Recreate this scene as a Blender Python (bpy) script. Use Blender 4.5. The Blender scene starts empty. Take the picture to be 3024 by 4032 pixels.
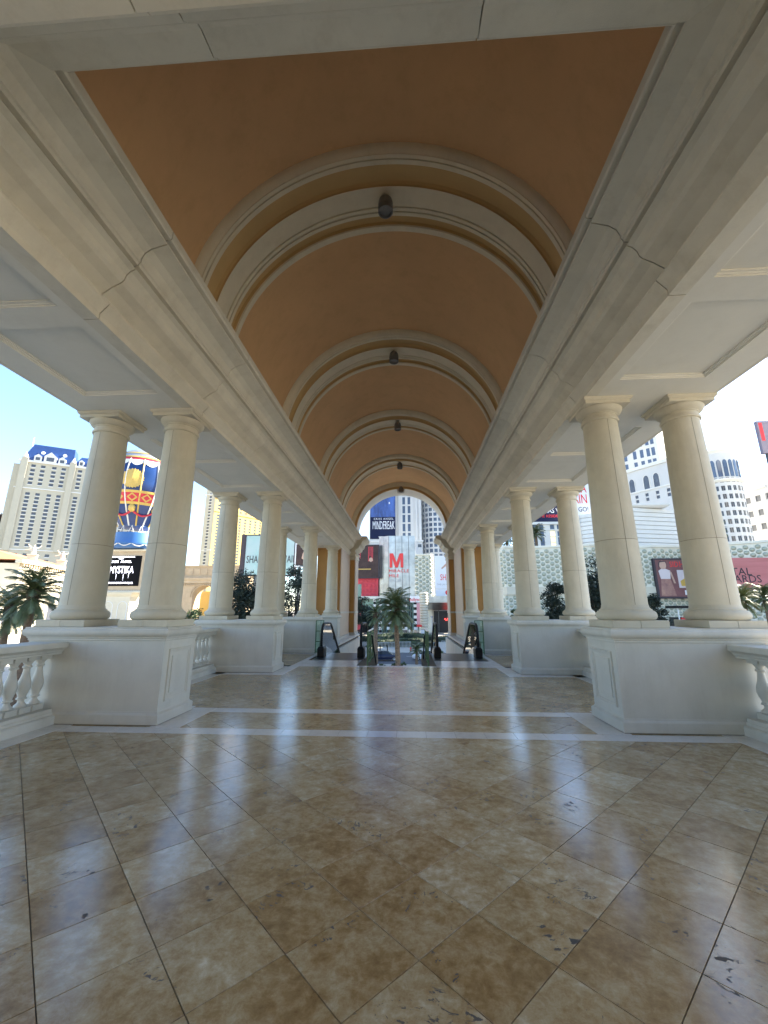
import bpy, bmesh, math, random
from mathutils import Vector, Matrix
random.seed(7)
D = bpy.data
SC = bpy.context.scene
COL = SC.collection
PI = math.pi
R = math.radians

# ---------------------------------------------------------------- camera
CAM = Vector((0.342, 0.0, 1.5)); YAW = R(3.264); PITCH = R(13.643); FPX = 1600.0
cd = D.cameras.new('camera'); co = D.objects.new('camera', cd); COL.objects.link(co)
co.location = CAM; co.rotation_euler = (PI/2 + PITCH, 0, YAW)
cd.sensor_fit = 'VERTICAL'; cd.sensor_height = 36.0; cd.sensor_width = 27.0
cd.lens = 36.0 * FPX / 4032.0; cd.clip_start = 0.05; cd.clip_end = 6000
SC.camera = co

# ---------------------------------------------------------------- sky, sun, exposure
SUN_AZ = R(60); SUN_EL = R(35)         # azimuth from +y towards +x
w = D.worlds.new('World'); SC.world = w; w.use_nodes = True
nt = w.node_tree; nt.nodes.clear()
sky = nt.nodes.new('ShaderNodeTexSky'); sky.sky_type = 'NISHITA'; sky.sun_disc = False
sky.sun_elevation = SUN_EL; sky.sun_rotation = SUN_AZ
sky.air_density = 1.0; sky.dust_density = 0.3; sky.ozone_density = 2.6
bg = nt.nodes.new('ShaderNodeBackground'); bg.inputs[1].default_value = 0.08
wo = nt.nodes.new('ShaderNodeOutputWorld')
nt.links.new(sky.outputs[0], bg.inputs[0]); nt.links.new(bg.outputs[0], wo.inputs[0])
sl = D.lights.new('sun', 'SUN'); sl.energy = 5.0; sl.angle = R(0.53); sl.color = (1.0, 0.91, 0.74)
so = D.objects.new('sun', sl); COL.objects.link(so)
sdir = Vector((math.sin(SUN_AZ)*math.cos(SUN_EL), math.cos(SUN_AZ)*math.cos(SUN_EL), math.sin(SUN_EL)))
so.rotation_euler = sdir.to_track_quat('Z', 'Y').to_euler(); so.location = (60, 30, 80)
vs = SC.view_settings; vs.view_transform = 'Standard'; vs.look = 'None'; vs.gamma = 1.0
vs.use_curve_mapping = False; vs.exposure = 2.7
SC.cycles.max_bounces = 10; SC.cycles.diffuse_bounces = 6; SC.cycles.transparent_max_bounces = 12

# ---------------------------------------------------------------- pixel helper (photo pixels to a point at depth Y)
_f = Vector((-math.sin(YAW)*math.cos(PITCH), math.cos(YAW)*math.cos(PITCH), math.sin(PITCH)))
_r = Vector((math.cos(YAW), math.sin(YAW), 0)); _u = _r.cross(_f)
def P(px, py, Y):
    d = _f + _r*((px-1512)/FPX) - _u*((py-2016)/FPX)
    return CAM + d*((Y-CAM.y)/d.y)
def X(px, Y, py=2402): return P(px, py, Y).x
def Z(py, Y): return P(1512, py, Y).z

# ---------------------------------------------------------------- materials
def nodes(m): return m.node_tree.nodes, m.node_tree.links
def mat(name, col, rough=0.6, var=0.08, scale=3.0, bump=0.0, bscale=60.0, metal=0.0, spec=0.5, col2=None, streak=None, emit=None, estr=0.0, stain=0.0, tone=0.0):
    m = D.materials.new(name); m.use_nodes = True
    N, L = nodes(m); b = N['Principled BSDF']
    b.inputs['Roughness'].default_value = rough; b.inputs['Metallic'].default_value = metal
    b.inputs['Specular IOR Level'].default_value = spec
    c = (*col, 1)
    if emit:
        b.inputs['Emission Color'].default_value = (*emit, 1); b.inputs['Emission Strength'].default_value = estr
    if var > 0:
        tc = N.new('ShaderNodeTexCoord'); nz = N.new('ShaderNodeTexNoise')
        nz.inputs['Scale'].default_value = scale; nz.inputs['Detail'].default_value = 6; nz.inputs['Roughness'].default_value = 0.65
        src = tc.outputs['Object']
        if streak:
            mp = N.new('ShaderNodeMapping'); mp.inputs['Scale'].default_value = streak
            L.new(src, mp.inputs[0]); src = mp.outputs[0]
        L.new(src, nz.inputs['Vector'])
        mx = N.new('ShaderNodeMix'); mx.data_type = 'RGBA'
        d = col2 or tuple(max(0, x*(1-var*2.2)) for x in col)
        mr = N.new('ShaderNodeMapRange'); mr.inputs[1].default_value = 0.3; mr.inputs[2].default_value = 0.72
        L.new(nz.outputs[0], mr.inputs[0]); L.new(mr.outputs[0], mx.inputs[0])
        mx.inputs[6].default_value = c; mx.inputs[7].default_value = (*d, 1)
        outc = mx.outputs[2]
        if stain > 0:                       # streaky dirt and patches
            mp2 = N.new('ShaderNodeMapping'); mp2.inputs['Scale'].default_value = (2.6, 2.6, 0.55); L.new(tc.outputs['Object'], mp2.inputs[0])
            oi = N.new('ShaderNodeObjectInfo'); av = N.new('ShaderNodeVectorMath'); av.operation = 'MULTIPLY_ADD'; av.inputs[1].default_value = (31, 17, 23)
            L.new(oi.outputs['Random'], av.inputs[0]); L.new(mp2.outputs[0], av.inputs[2])
            sn = N.new('ShaderNodeTexNoise'); sn.inputs['Scale'].default_value = 1.3; sn.inputs['Detail'].default_value = 9; sn.inputs['Roughness'].default_value = 0.72
            L.new(av.outputs[0], sn.inputs['Vector'])
            sr = N.new('ShaderNodeMapRange'); sr.inputs[1].default_value = 0.50; sr.inputs[2].default_value = 0.78; sr.inputs[4].default_value = stain; L.new(sn.outputs[0], sr.inputs[0])
            ms = N.new('ShaderNodeMix'); ms.data_type = 'RGBA'; L.new(sr.outputs[0], ms.inputs[0]); L.new(outc, ms.inputs[6]); ms.inputs[7].default_value = (col[0]*0.52, col[1]*0.47, col[2]*0.38, 1); outc = ms.outputs[2]
            if tone > 0:
                tr = N.new('ShaderNodeMapRange'); tr.inputs[3].default_value = 1-tone; tr.inputs[4].default_value = 1+tone; L.new(oi.outputs['Random'], tr.inputs[0])
                hs = N.new('ShaderNodeHueSaturation'); L.new(tr.outputs[0], hs.inputs['Value']); L.new(outc, hs.inputs['Color']); outc = hs.outputs[0]
        L.new(outc, b.inputs['Base Color'])
        if bump > 0:
            n2 = N.new('ShaderNodeTexNoise'); n2.inputs['Scale'].default_value = bscale; n2.inputs['Detail'].default_value = 4
            L.new(tc.outputs['Object'], n2.inputs['Vector'])
            bp = N.new('ShaderNodeBump'); bp.inputs['Strength'].default_value = bump; bp.inputs['Distance'].default_value = 0.02
            L.new(n2.outputs[0], bp.inputs['Height']); L.new(bp.outputs[0], b.inputs['Normal'])
    else:
        b.inputs['Base Color'].default_value = c
    return m
def glass(name, col, rough=0.0, alpha=0.35):
    m = D.materials.new(name); m.use_nodes = True
    N, L = nodes(m); N.clear()
    o = N.new('ShaderNodeOutputMaterial'); t = N.new('ShaderNodeBsdfTransparent'); g = N.new('ShaderNodeBsdfGlossy'); mx = N.new('ShaderNodeMixShader')
    fr = N.new('ShaderNodeFresnel'); fr.inputs[0].default_value = 1.5
    t.inputs[0].default_value = (*col, 1); g.inputs['Roughness'].default_value = rough
    L.new(fr.outputs[0], mx.inputs[0]); L.new(t.outputs[0], mx.inputs[1]); L.new(g.outputs[0], mx.inputs[2]); L.new(mx.outputs[0], o.inputs[0])
    return m
M = {}
M['column'] = mat('cream_cast_stone', (0.58, 0.53, 0.415), 0.75, 0.06, 2.5, 0.15, 180, stain=0.35, tone=0.05)
M['paint'] = mat('white_painted_stucco', (0.59, 0.57, 0.505), 0.6, 0.07, 1.6, 0.12, 140, stain=0.30, tone=0.03)
M['entab'] = mat('cream_moulding', (0.68, 0.635, 0.52), 0.7, 0.06, 1.8, 0.12, 120, stain=0.35, tone=0.05)
M['rib'] = mat('cream_rib_plaster', (0.78, 0.71, 0.54), 0.7, 0.05, 2.0, 0.10, 120, stain=0.25)
M['tan'] = mat('tan_vault_plaster', (0.74, 0.465, 0.235), 0.8, 0.06, 0.7, 0.10, 90, stain=0.26)
M['ribtan'] = mat('ochre_rib_band', (0.62, 0.42, 0.185), 0.8, 0.05, 1.2)
M['ceil'] = mat('white_aisle_ceiling', (0.73, 0.70, 0.61), 0.7, 0.04, 1.2, 0.08, 120, stain=0.15)
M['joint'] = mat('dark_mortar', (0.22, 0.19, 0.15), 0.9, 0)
M['white_soffit'] = mat('white_soffit_paint', (0.74, 0.73, 0.68), 0.7, 0.05, 1.0)
M['ochre'] = mat('ochre_wall_paint', (0.52, 0.28, 0.09), 0.75, 0.07, 1.5, 0.1, 90)
M['palewall'] = mat('pale_peach_wall', (0.62, 0.50, 0.38), 0.6, 0.06, 0.9)
M['grout'] = mat('dark_grout', (0.10, 0.075, 0.045), 0.8, 0.1, 20)
M['black'] = mat('black_rubber', (0.010, 0.010, 0.011), 0.5, 0, spec=0.25)
M['steel'] = mat('brushed_steel', (0.55, 0.56, 0.57), 0.25, 0.1, 30, metal=1.0)
M['darksteel'] = mat('dark_comb_plate', (0.10, 0.105, 0.11), 0.35, 0.15, 25, metal=0.8)
M['glass'] = glass('clear_green_glass', (0.82, 0.92, 0.88))
M['green'] = mat('green_painted_metal', (0.09, 0.17, 0.08), 0.45, 0.1, 8)
M['lamp'] = mat('grey_lamp_housing', (0.20, 0.20, 0.20), 0.5, 0.05, 10)
M['concrete'] = mat('pale_concrete', (0.50, 0.48, 0.44), 0.8, 0.1, 1.0, 0.1, 30)

def travertine(name, marble=False):
    m = D.materials.new(name); m.use_nodes = True
    N, L = nodes(m); b = N['Principled BSDF']
    g = N.new('ShaderNodeNewGeometry'); at = N.new('ShaderNodeAttribute'); at.attribute_name = 'rnd'
    off = N.new('ShaderNodeVectorMath'); off.operation = 'MULTIPLY_ADD'
    off.inputs[1].default_value = (37.0, 53.0, 19.0)
    cmb = N.new('ShaderNodeCombineXYZ')
    for i in range(3): L.new(at.outputs['Fac'], cmb.inputs[i])
    L.new(cmb.outputs[0], off.inputs[0]); L.new(g.outputs['Position'], off.inputs[2])
    v = off.outputs[0]
    def noise(scale, detail, rough, vec=v, dist=0.0):
        n = N.new('ShaderNodeTexNoise'); n.inputs['Scale'].default_value = scale; n.inputs['Detail'].default_value = detail
        n.inputs['Roughness'].default_value = rough; n.inputs['Distortion'].default_value = dist; L.new(vec, n.inputs['Vector']); return n.outputs[0]
    def ramp(src, stops):
        r = N.new('ShaderNodeValToRGB'); e = r.color_ramp.elements
        while len(e) < len(stops): e.new(0.5)
        for i, (p, c) in enumerate(stops): e[i].position = p; e[i].color = (*c, 1)
        L.new(src, r.inputs[0]); return r.outputs[0]
    def math_(op, a, bb):
        n = N.new('ShaderNodeMath'); n.operation = op
        for i, x in enumerate((a, bb)):
            if isinstance(x, (int, float)): n.inputs[i].default_value = x
            else: L.new(x, n.inputs[i])
        return n.outputs[0]
    def mix(f, a, bb, typ='MIX'):
        n = N.new('ShaderNodeMix'); n.data_type = 'RGBA'; n.blend_type = typ
        for i, x in ((0, f), (6, a), (7, bb)):
            if isinstance(x, (int, float)): n.inputs[i].default_value = x
            elif isinstance(x, tuple): n.inputs[i].default_value = (*x, 1)
            else: L.new(x, n.inputs[i])
        return n.outputs[2]
    big = noise(3.6, 8, 0.68, dist=0.35); mid = noise(13, 13, 0.74, dist=0.25); fine = noise(110, 5, 0.75)
    if marble:
        c = ramp(math_('ADD', math_('MULTIPLY', big, 0.5), math_('MULTIPLY', mid, 0.5)), [(0.30, (0.46, 0.45, 0.44)), (0.5, (0.62, 0.61, 0.59)), (0.7, (0.72, 0.71, 0.69))])
        c = mix(math_('MULTIPLY', fine, 0.25), c, (0.45, 0.43, 0.41))
    else:
        s = math_('ADD', math_('MULTIPLY', big, 0.45), math_('MULTIPLY', mid, 0.55))
        s = math_('ADD', s, math_('MULTIPLY', math_('SUBTRACT', at.outputs['Fac'], 0.5), 0.105))
        c = ramp(s, [(0.34, (0.17, 0.10, 0.036)), (0.44, (0.285, 0.19, 0.085)), (0.50, (0.36, 0.27, 0.145)), (0.56, (0.43, 0.355, 0.22)), (0.66, (0.60, 0.55, 0.43))])
        c = mix(math_('MULTIPLY', fine, 0.30), c, (0.26, 0.18, 0.09))
    # pits, drawn out along one direction, in patches of some tiles
    mp = N.new('ShaderNodeMapping'); mp.inputs['Scale'].default_value = (16, 30, 16); mp.inputs['Rotation'].default_value = (0, 0, 0.35)
    vr = N.new('ShaderNodeVectorRotate'); vr.rotation_type = 'Z_AXIS'; L.new(v, vr.inputs['Vector']); L.new(math_('MULTIPLY', at.outputs['Fac'], 17.0), vr.inputs['Angle'])
    L.new(vr.outputs[0], mp.inputs[0])
    pn = noise(1.0, 9, 0.68, mp.outputs[0], 0.7)
    pm = noise(2.6, 3, 0.6)
    pit = math_('MULTIPLY', math_('GREATER_THAN', pn, 0.575 if not marble else 0.70), math_('GREATER_THAN', pm, 0.605))
    spk = math_('GREATER_THAN', pn, 0.70)
    pit = math_('MAXIMUM', pit, spk)
    c = mix(math_('MULTIPLY', pit, 0.93), c, (0.03, 0.028, 0.03))
    L.new(c, b.inputs['Base Color'])
    rr = N.new('ShaderNodeMapRange'); rr.inputs[3].default_value = 0.11; rr.inputs[4].default_value = 0.27
    L.new(mid, rr.inputs[0])
    L.new(math_('ADD', rr.outputs[0], math_('MULTIPLY', pit, 0.5)), b.inputs['Roughness'])
    bp = N.new('ShaderNodeBump'); bp.inputs['Strength'].default_value = 0.10; bp.inputs['Distance'].default_value = 0.01
    L.new(math_('ADD', math_('MULTIPLY', mid, 0.25), math_('MULTIPLY', big, 0.5)), bp.inputs['Height'])
    L.new(bp.outputs[0], b.inputs['Normal'])
    b.inputs['Specular IOR Level'].default_value = 0.85
    return m
M['trav'] = travertine('polished_travertine'); M['marble'] = travertine('white_marble', True)

# ---------------------------------------------------------------- mesh helpers
class MB:
    def __init__(s): s.v = []; s.f = []; s.m = []
    def add(s, vs, fs, mi=0):
        o = len(s.v); s.v += [tuple(p) for p in vs]; s.f += [tuple(o+i for i in f) for f in fs]; s.m += [mi]*len(fs); return s
    def box(s, x0, x1, y0, y1, z0, z1, mi=0):
        return s.add([(x0,y0,z0),(x1,y0,z0),(x1,y1,z0),(x0,y1,z0),(x0,y0,z1),(x1,y0,z1),(x1,y1,z1),(x0,y1,z1)],
                     [(0,3,2,1),(4,5,6,7),(0,1,5,4),(1,2,6,5),(2,3,7,6),(3,0,4,7)], mi)
    def bbox(s, x0, x1, y0, y1, z0, z1, b=0.01, mi=0):      # box with chamfered edges (stacked rings)
        return s.rect(x0, x1, y0, y1, [(-b, z0), (0, z0+b), (0, z1-b), (-b, z1)], mi)
    def rect(s, x0, x1, y0, y1, prof, mi=0):                # rings of a rectangle grown by off at height z
        rings = [[(x0-o,y0-o,z),(x1+o,y0-o,z),(x1+o,y1+o,z),(x0-o,y1+o,z)] for o, z in prof]
        return s.rings(rings, True, True, True, mi)
    def rings(s, rings, closed=True, c0=False, c1=False, mi=0, mis=None):
        n = len(rings[0]); o = len(s.v)
        for r in rings: s.v += [tuple(p) for p in r]
        for i in range(len(rings)-1):
            for j in range(n if closed else n-1):
                k = (j+1) % n
                s.f.append((o+i*n+j, o+i*n+k, o+(i+1)*n+k, o+(i+1)*n+j)); s.m.append(mis[i] if mis else mi)
        if c0: s.f.append(tuple(o+j for j in reversed(range(n)))); s.m.append(mi)
        if c1: s.f.append(tuple(o+(len(rings)-1)*n+j for j in range(n))); s.m.append(mi)
        return s
    def lathe(s, prof, n=24, cx=0, cy=0, a0=0, a1=2*PI, mi=0, cap=True):
        full = abs(a1-a0-2*PI) < 1e-6; k = n if full else n+1
        rings = [[(cx+r*math.cos(a0+(a1-a0)*j/n), cy+r*math.sin(a0+(a1-a0)*j/n), z) for j in range(k)] for r, z in prof]
        return s.rings(rings, full, cap, cap, mi)
    def prism(s, poly, axis, a, b, mi=0):                   # polygon (u,v) swept along axis
        def pt(u, v, t): return {'y': (u,t,v), 'x': (t,u,v), 'z': (u,v,t)}[axis]
        return s.rings([[pt(u,v,a) for u, v in poly], [pt(u,v,b) for u, v in poly]], True, True, True, mi)
    def tube(s, path, r, n=8, mi=0, cap=True):
        path = [Vector(p) for p in path]; rings = []; rr = r if isinstance(r, (list, tuple)) else [r]*len(path)
        up = Vector((0,0,1)); prev = None
        for i, p in enumerate(path):
            t = (path[min(i+1, len(path)-1)] - path[max(i-1, 0)]).normalized()
            if prev is None:
                a = Vector((1,0,0)) if abs(t.x) < 0.9 else Vector((0,1,0))
                u = t.cross(a).normalized()
            else:
                u = (prev - t*prev.dot(t)).normalized()
            prev = u; v = t.cross(u)
            rings.append([tuple(p + (u*math.cos(2*PI*j/n) + v*math.sin(2*PI*j/n))*rr[i]) for j in range(n)])
        return s.rings(rings, True, cap, cap, mi)
    def shift(s, dx, dy, dz):
        s.v = [(x+dx, y+dy, z+dz) for x, y, z in s.v]; return s
    def mesh(s, name, mats, smooth=None, recalc=True):
        me = D.meshes.new(name); me.from_pydata(s.v, [], s.f)
        if not isinstance(mats, (list, tuple)): mats = [mats]
        for q in mats: me.materials.append(M[q] if isinstance(q, str) else q)
        if len(mats) > 1: me.polygons.foreach_set('material_index', s.m)
        if recalc:
            bm = bmesh.new(); bm.from_mesh(me); bmesh.ops.recalc_face_normals(bm, faces=bm.faces); bm.to_mesh(me); bm.free()
        if smooth is not None:
            me.polygons.foreach_set('use_smooth', [True]*len(me.polygons))
            me.set_sharp_from_angle(angle=R(smooth))
        me.update(); return me
    def build(s, name, mats, parent=None, loc=None, smooth=None, recalc=True):
        return put(name, s.mesh(name, mats, smooth, recalc), parent, loc)
def put(name, me, parent=None, loc=None, rz=0):
    o = D.objects.new(name, me); COL.objects.link(o)
    if parent: o.parent = parent
    if loc: o.location = loc
    if rz: o.rotation_euler.z = rz
    return o
def tag(o, label=None, cat=None, group=None, kind=None):
    if label: o['label'] = label
    if cat: o['category'] = cat
    if group: o['group'] = group
    if kind: o['kind'] = kind
    return o
def empty(name, loc=(0,0,0), rz=0, label=None, cat=None, group=None, kind=None):
    o = D.objects.new(name, None); COL.objects.link(o); o.location = loc; o.rotation_euler.z = rz; o.empty_display_size = 0.2
    return tag(o, label, cat, group, kind)
KIDS = {}
def copy_tree(o, loc=None, rz=None, label=None, parent=None):
    c = o.copy(); COL.objects.link(c)
    if parent: c.parent = parent
    if loc is not None: c.location = loc
    if rz is not None: c.rotation_euler.z = rz
    if label: c['label'] = label
    for ch in list(o.children): copy_tree(ch, parent=c)
    return c
def text(body, size, m, parent, loc, rz=0.0, ext=0.02, sx=1.0, align='CENTER', rx=PI/2, name='lettering', space=1.0, bold=0.0):
    cu = D.curves.new(name, 'FONT'); cu.body = body; cu.size = size; cu.extrude = ext; cu.align_x = align; cu.align_y = 'CENTER'
    cu.resolution_u = 2; cu.space_character = space; cu.offset = bold
    t = D.objects.new('tmp', cu); me = D.meshes.new_from_object(t); D.objects.remove(t); D.curves.remove(cu)
    me.name = name; me.materials.clear(); me.materials.append(M[m] if isinstance(m, str) else m)
    o = put(name, me, parent, loc); o.rotation_euler = (rx, 0, rz); o.scale = (sx, 1, 1)
    return o

# ================================================================ THE LOGGIA
Y1 = 6.22; S = 4.795                       # centre of first row of columns in view, bay length
ROW = [Y1 + S*k for k in range(-1, 5)]     # ROW[0] is beside the camera, ROW[1] the first one in view
AX, PX = 4.72, 3.47                        # outer and inner column

# ---- floor
fl = empty('floor', (0,0,0), kind='structure')
tag(fl, 'polished travertine floor with white marble bands')
b = MB()
b.box(-5.35, 5.35, -8, 12.05, -0.8, -0.006)
for sgn in (-1, 1):
    x0, x1 = sorted((sgn*5.35, sgn*2.78)); b.box(x0, x1, 12.05, 26.3, -0.8, -0.006)
    x0, x1 = sorted((sgn*2.78, sgn*1.12)); b.box(x0, x1, 12.05, 13.30, -0.8, -0.006)
    x0, x1 = sorted((sgn*1.12, sgn*0.80)); b.box(x0, x1, 12.05, 15.4, -0.8, -0.006)
b.build('slab', 'grout', fl)
def clip(poly, x0, x1, y0, y1):
    def cut(pl, f, g):
        out = []
        for i in range(len(pl)):
            a, c = pl[i-1], pl[i]; fa, fc = f(a), f(c)
            if (fa >= 0) != (fc >= 0):
                t = fa/(fa-fc); out.append((a[0]+(c[0]-a[0])*t, a[1]+(c[1]-a[1])*t))
            if fc >= 0: out.append(c)
        return out
    for f in (lambda p: p[0]-x0, lambda p: x1-p[0], lambda p: p[1]-y0, lambda p: y1-p[1]):
        poly = cut(poly, f, None)
        if len(poly) < 3: return []
    return poly
def area(pl): return abs(sum(pl[i-1][0]*pl[i][1]-pl[i][0]*pl[i-1][1] for i in range(len(pl))))/2
def inset(pl, d):
    cx = sum(p[0] for p in pl)/len(pl); cy = sum(p[1] for p in pl)/len(pl)
    out = []
    for x, y in pl:
        l = math.hypot(x-cx, y-cy) or 1; k = max(0.0, 1-d*1.35/l); out.append((cx+(x-cx)*k, cy+(y-cy)*k))
    return out
def tile_geo(mb, pl, z=0.0, gap=0.0026):
    a = inset(pl, gap); c = inset(pl, gap+0.0006)
    mb.rings([[(x,y,z-0.012) for x, y in a], [(x,y,z-0.0008) for x, y in a], [(x,y,z) for x, y in c]], True, False, True)
def rnd_attr(me, vals):
    at = me.attributes.new('rnd', 'FLOAT', 'FACE'); at.data.foreach_set('value', vals)
tiles = []
for (x0, x1, y0, y1) in [(-4.2,4.2,-1.5,5.46), (-4.2,4.2,5.72,6.58), (-4.2,4.2,6.83,11.78), (-4.2,-2.95,11.78,14.98), (2.95,4.2,11.78,14.98)]:
    for i in range(-20, 20):
        for j in range(-14, 60):
            cx = -0.529 + 0.3*i; cy = 2.515 + 0.3*j
            if (i+j) % 2 == 0: continue
            pl = clip([(cx-0.3,cy),(cx,cy-0.3),(cx+0.3,cy),(cx,cy+0.3)], x0, x1, y0, y1)
            if pl and area(pl) > 0.003: tiles.append((pl, random.random()))
vis = [t for t in tiles if sum(p[1] for p in t[0])/len(t[0]) > 1.7]
vis.sort(key=lambda t: sum(p[1] for p in t[0])/len(t[0]) - 2.0*min(area(t[0]), 0.18)/0.18)
near = vis[:299]; nearset = set(id(t) for t in near)
for t in near:
    mb = MB(); tile_geo(mb, t[0]); me = mb.mesh('tile', 'trav', recalc=False); rnd_attr(me, [t[1]]*len(me.polygons)); put('tile', me, fl)
mb = MB(); vals = []
for t in tiles:
    if id(t) in nearset: continue
    n0 = len(mb.f); tile_geo(mb, t[0]); vals += [t[1]]*(len(mb.f)-n0)
me = mb.mesh('far_tiles', 'trav', recalc=False); rnd_attr(me, vals); tag(put('far_tiles', me, fl), kind='stuff')
def strip(x0, x1, y0, y1, z, L=0.37, along='x'):
    n = max(1, round(((x1-x0) if along == 'x' else (y1-y0))/L))
    for i in range(n):
        if along == 'x': pl = [(x0+(x1-x0)*i/n,y0),(x0+(x1-x0)*(i+1)/n,y0),(x0+(x1-x0)*(i+1)/n,y1),(x0+(x1-x0)*i/n,y1)]
        else: pl = [(x0,y0+(y1-y0)*i/n),(x1,y0+(y1-y0)*i/n),(x1,y0+(y1-y0)*(i+1)/n),(x0,y0+(y1-y0)*(i+1)/n)]
        q = MB(); tile_geo(q, pl, z, 0.0018); me = q.mesh('marble_strip', 'marble', recalc=False)
        rnd_attr(me, [random.random()]*len(me.polygons)); put('marble_strip', me, fl)
strip(-4.2, 4.2, 5.46, 5.72, 0); strip(-2.69, 2.69, 6.58, 6.83, 0); strip(-4.2, 4.2, 11.78, 12.03, 0)
for s in (-1, 1):
    def sx(a, c): return (min(s*a, s*c), max(s*a, s*c))
    a, c = sx(2.69, 3.10)
    strip(a, c, 5.72, 6.83, 0.004, 0.37, 'y')
    for k in (2, 3): strip(a, c, ROW[k]-0.75, ROW[k]+0.75, 0.004, 0.37, 'y')
    a, c = sx(3.10, 4.45)
    for k in (1, 2, 3):
        if k > 1: strip(a, c, ROW[k]-0.75, ROW[k]-0.47, 0.004)
        strip(a, c, ROW[k]+0.44, ROW[k]+0.72, 0.004)
    a, c = sx(4.2, 4.50); strip(a, c, -1.5, 15.6, 0.004, 0.6, 'y')
    a, c = sx(2.80, 2.96); strip(a, c, 12.05, 26.2, 0, 0.6, 'y')
    a, c = sx(1.12, 2.80); strip(a, c, 12.05, 13.28, 0, 0.45)

# ---- pedestals
ped = empty('pedestal', (-3.07, ROW[1], 0), 0, cat='pedestal', group='white pedestals under the column pairs')
MB().rect(-2.02, 0, -0.42, 0.42, [(0.04,0.012),(0.04,0.125),(0.032,0.138),(0.012,0.15),(0.006,0.168),(0,0.168)]).build('base', 'paint', ped)
MB().rect(-2.02, 0, -0.42, 0.42, [(0.03,0.0),(0.03,0.02)]).build('base_shade_strip', 'joint', ped)  # dark strip under the base, contact shade put into the colour
MB().box(-2.02, 0, -0.42, 0.42, 0.16, 1.1).build('body', 'paint', ped)
MB().rect(-2.02, 0, -0.42, 0.42, [(0.0,1.085),(0.012,1.09),(0.012,1.115),(0.022,1.12),(0.028,1.14),(0.05,1.155),(0.066,1.18),(0.07,1.205),(0.062,1.235),(0.046,1.25),(0.046,1.27)]).build('cap', 'paint', ped, smooth=30)
fm = MB()
def frame_x(mb, x, y0, y1, z0, z1, wd, pr):     # picture-frame moulding on a face x = const
    rings = []
    for o, d in ((0,0),(0.006,pr),(wd*0.55,pr*0.8),(wd*0.6,pr*0.4),(wd,pr*0.25),(wd,-0.002)):
        rings.append([(x+d,y0+o,z0+o),(x+d,y1-o,z0+o),(x+d,y1-o,z1-o),(x+d,y0+o,z1-o)])
    mb.rings(rings, True)
frame_x(fm, 0.001, -0.30, 0.30, 0.27, 0.97, 0.055, 0.020); fm.build('panel_moulding', 'paint', ped)
MB().rect(0, 0.012, -0.2, 0.2, [(0,0.37),(0,0.87)]).build('panel', 'paint', ped)
sides = {-1: 'left', 1: 'right'}
ordn = ['beside the camera', 'first row', 'second row', 'third row', 'fourth row']
def pedlabel(s, k): return 'white pedestal with moulded cap under the %s column pair, %s side of the hall' % (['camera-side', 'nearest', 'second', 'third', 'farthest'][k], sides[s])
peds = {}
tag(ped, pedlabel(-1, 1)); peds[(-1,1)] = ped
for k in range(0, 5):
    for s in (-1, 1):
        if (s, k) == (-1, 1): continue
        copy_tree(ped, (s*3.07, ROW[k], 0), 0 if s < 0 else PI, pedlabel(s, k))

# ---- columns
col = empty('stone_column', (-AX, ROW[1], 1.27), 0, cat='column', group='cream stone columns in pairs')
for a, c in ((-0.37, -0.003), (0.003, 0.37)):
    MB().bbox(a, c, -0.37, 0.37, 0.0, 0.10, 0.006).build('plinth', 'column', col)
MB().lathe([(0.345,0.10),(0.37,0.115),(0.385,0.145),(0.388,0.165),(0.38,0.20),(0.358,0.225),(0.335,0.235),(0.335,0.25),(0.318,0.255),(0.305,0.275),(0.298,0.31)], 40).build('base', 'column', col, smooth=35)
def shaft_r(t): return 0.295 - 0.047*(0.35*t + 0.65*t*t)
z0s, z1s, zj = 0.31, 3.13, 1.235
MB().lathe([(shaft_r(0)-0.012, z0s-0.02), (shaft_r(0.4)-0.012, zj), (shaft_r(1)-0.012, z1s+0.02)], 32).build('core', 'joint', col, smooth=35)
g = 0.006
for (za, zb) in ((z0s, zj-0.003), (zj+0.003, z1s)):
    for h in (0, 1):
        a0 = -PI/2 + h*PI + g/0.56; a1 = a0 + PI - 2*g/0.56
        MB().lathe([(shaft_r((za+(zb-za)*i/8-z0s)/(z1s-z0s)), za+(zb-za)*i/8) for i in range(9)], 24, a0=a0, a1=a1, cap=False).build('shaft_drum', 'column', col, smooth=35, recalc=False)
MB().lathe([(0.25,3.13),(0.268,3.135),(0.275,3.15),(0.275,3.165),(0.268,3.18),(0.25,3.185),(0.25,3.235),(0.262,3.24),(0.262,3.255),(0.285,3.265),(0.315,3.29),(0.335,3.325),(0.338,3.345),(0.31,3.352)], 40).build('capital', 'column', col, smooth=35)
MB().rect(-0.335, 0.335, -0.335, 0.335, [(0,3.35),(0,3.40),(0.012,3.402),(0.03,3.425),(0.034,3.45)]).build('abacus', 'column', col)
def collabel(s, k, out):
    return 'cream stone column, %s one of the %s pair on the %s side' % ('outer' if out else 'inner', ['camera-side','nearest','second','third','farthest'][k], sides[s])
first = True
for k in range(0, 5):
    for s in (-1, 1):
        for out in (True, False):
            loc = (s*(AX if out else PX), ROW[k], 1.27)
            if (s, k, out) == (-1, 1, True): tag(col, collabel(s, k, out)); continue
            copy_tree(col, loc, None, collabel(s, k, out))

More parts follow.
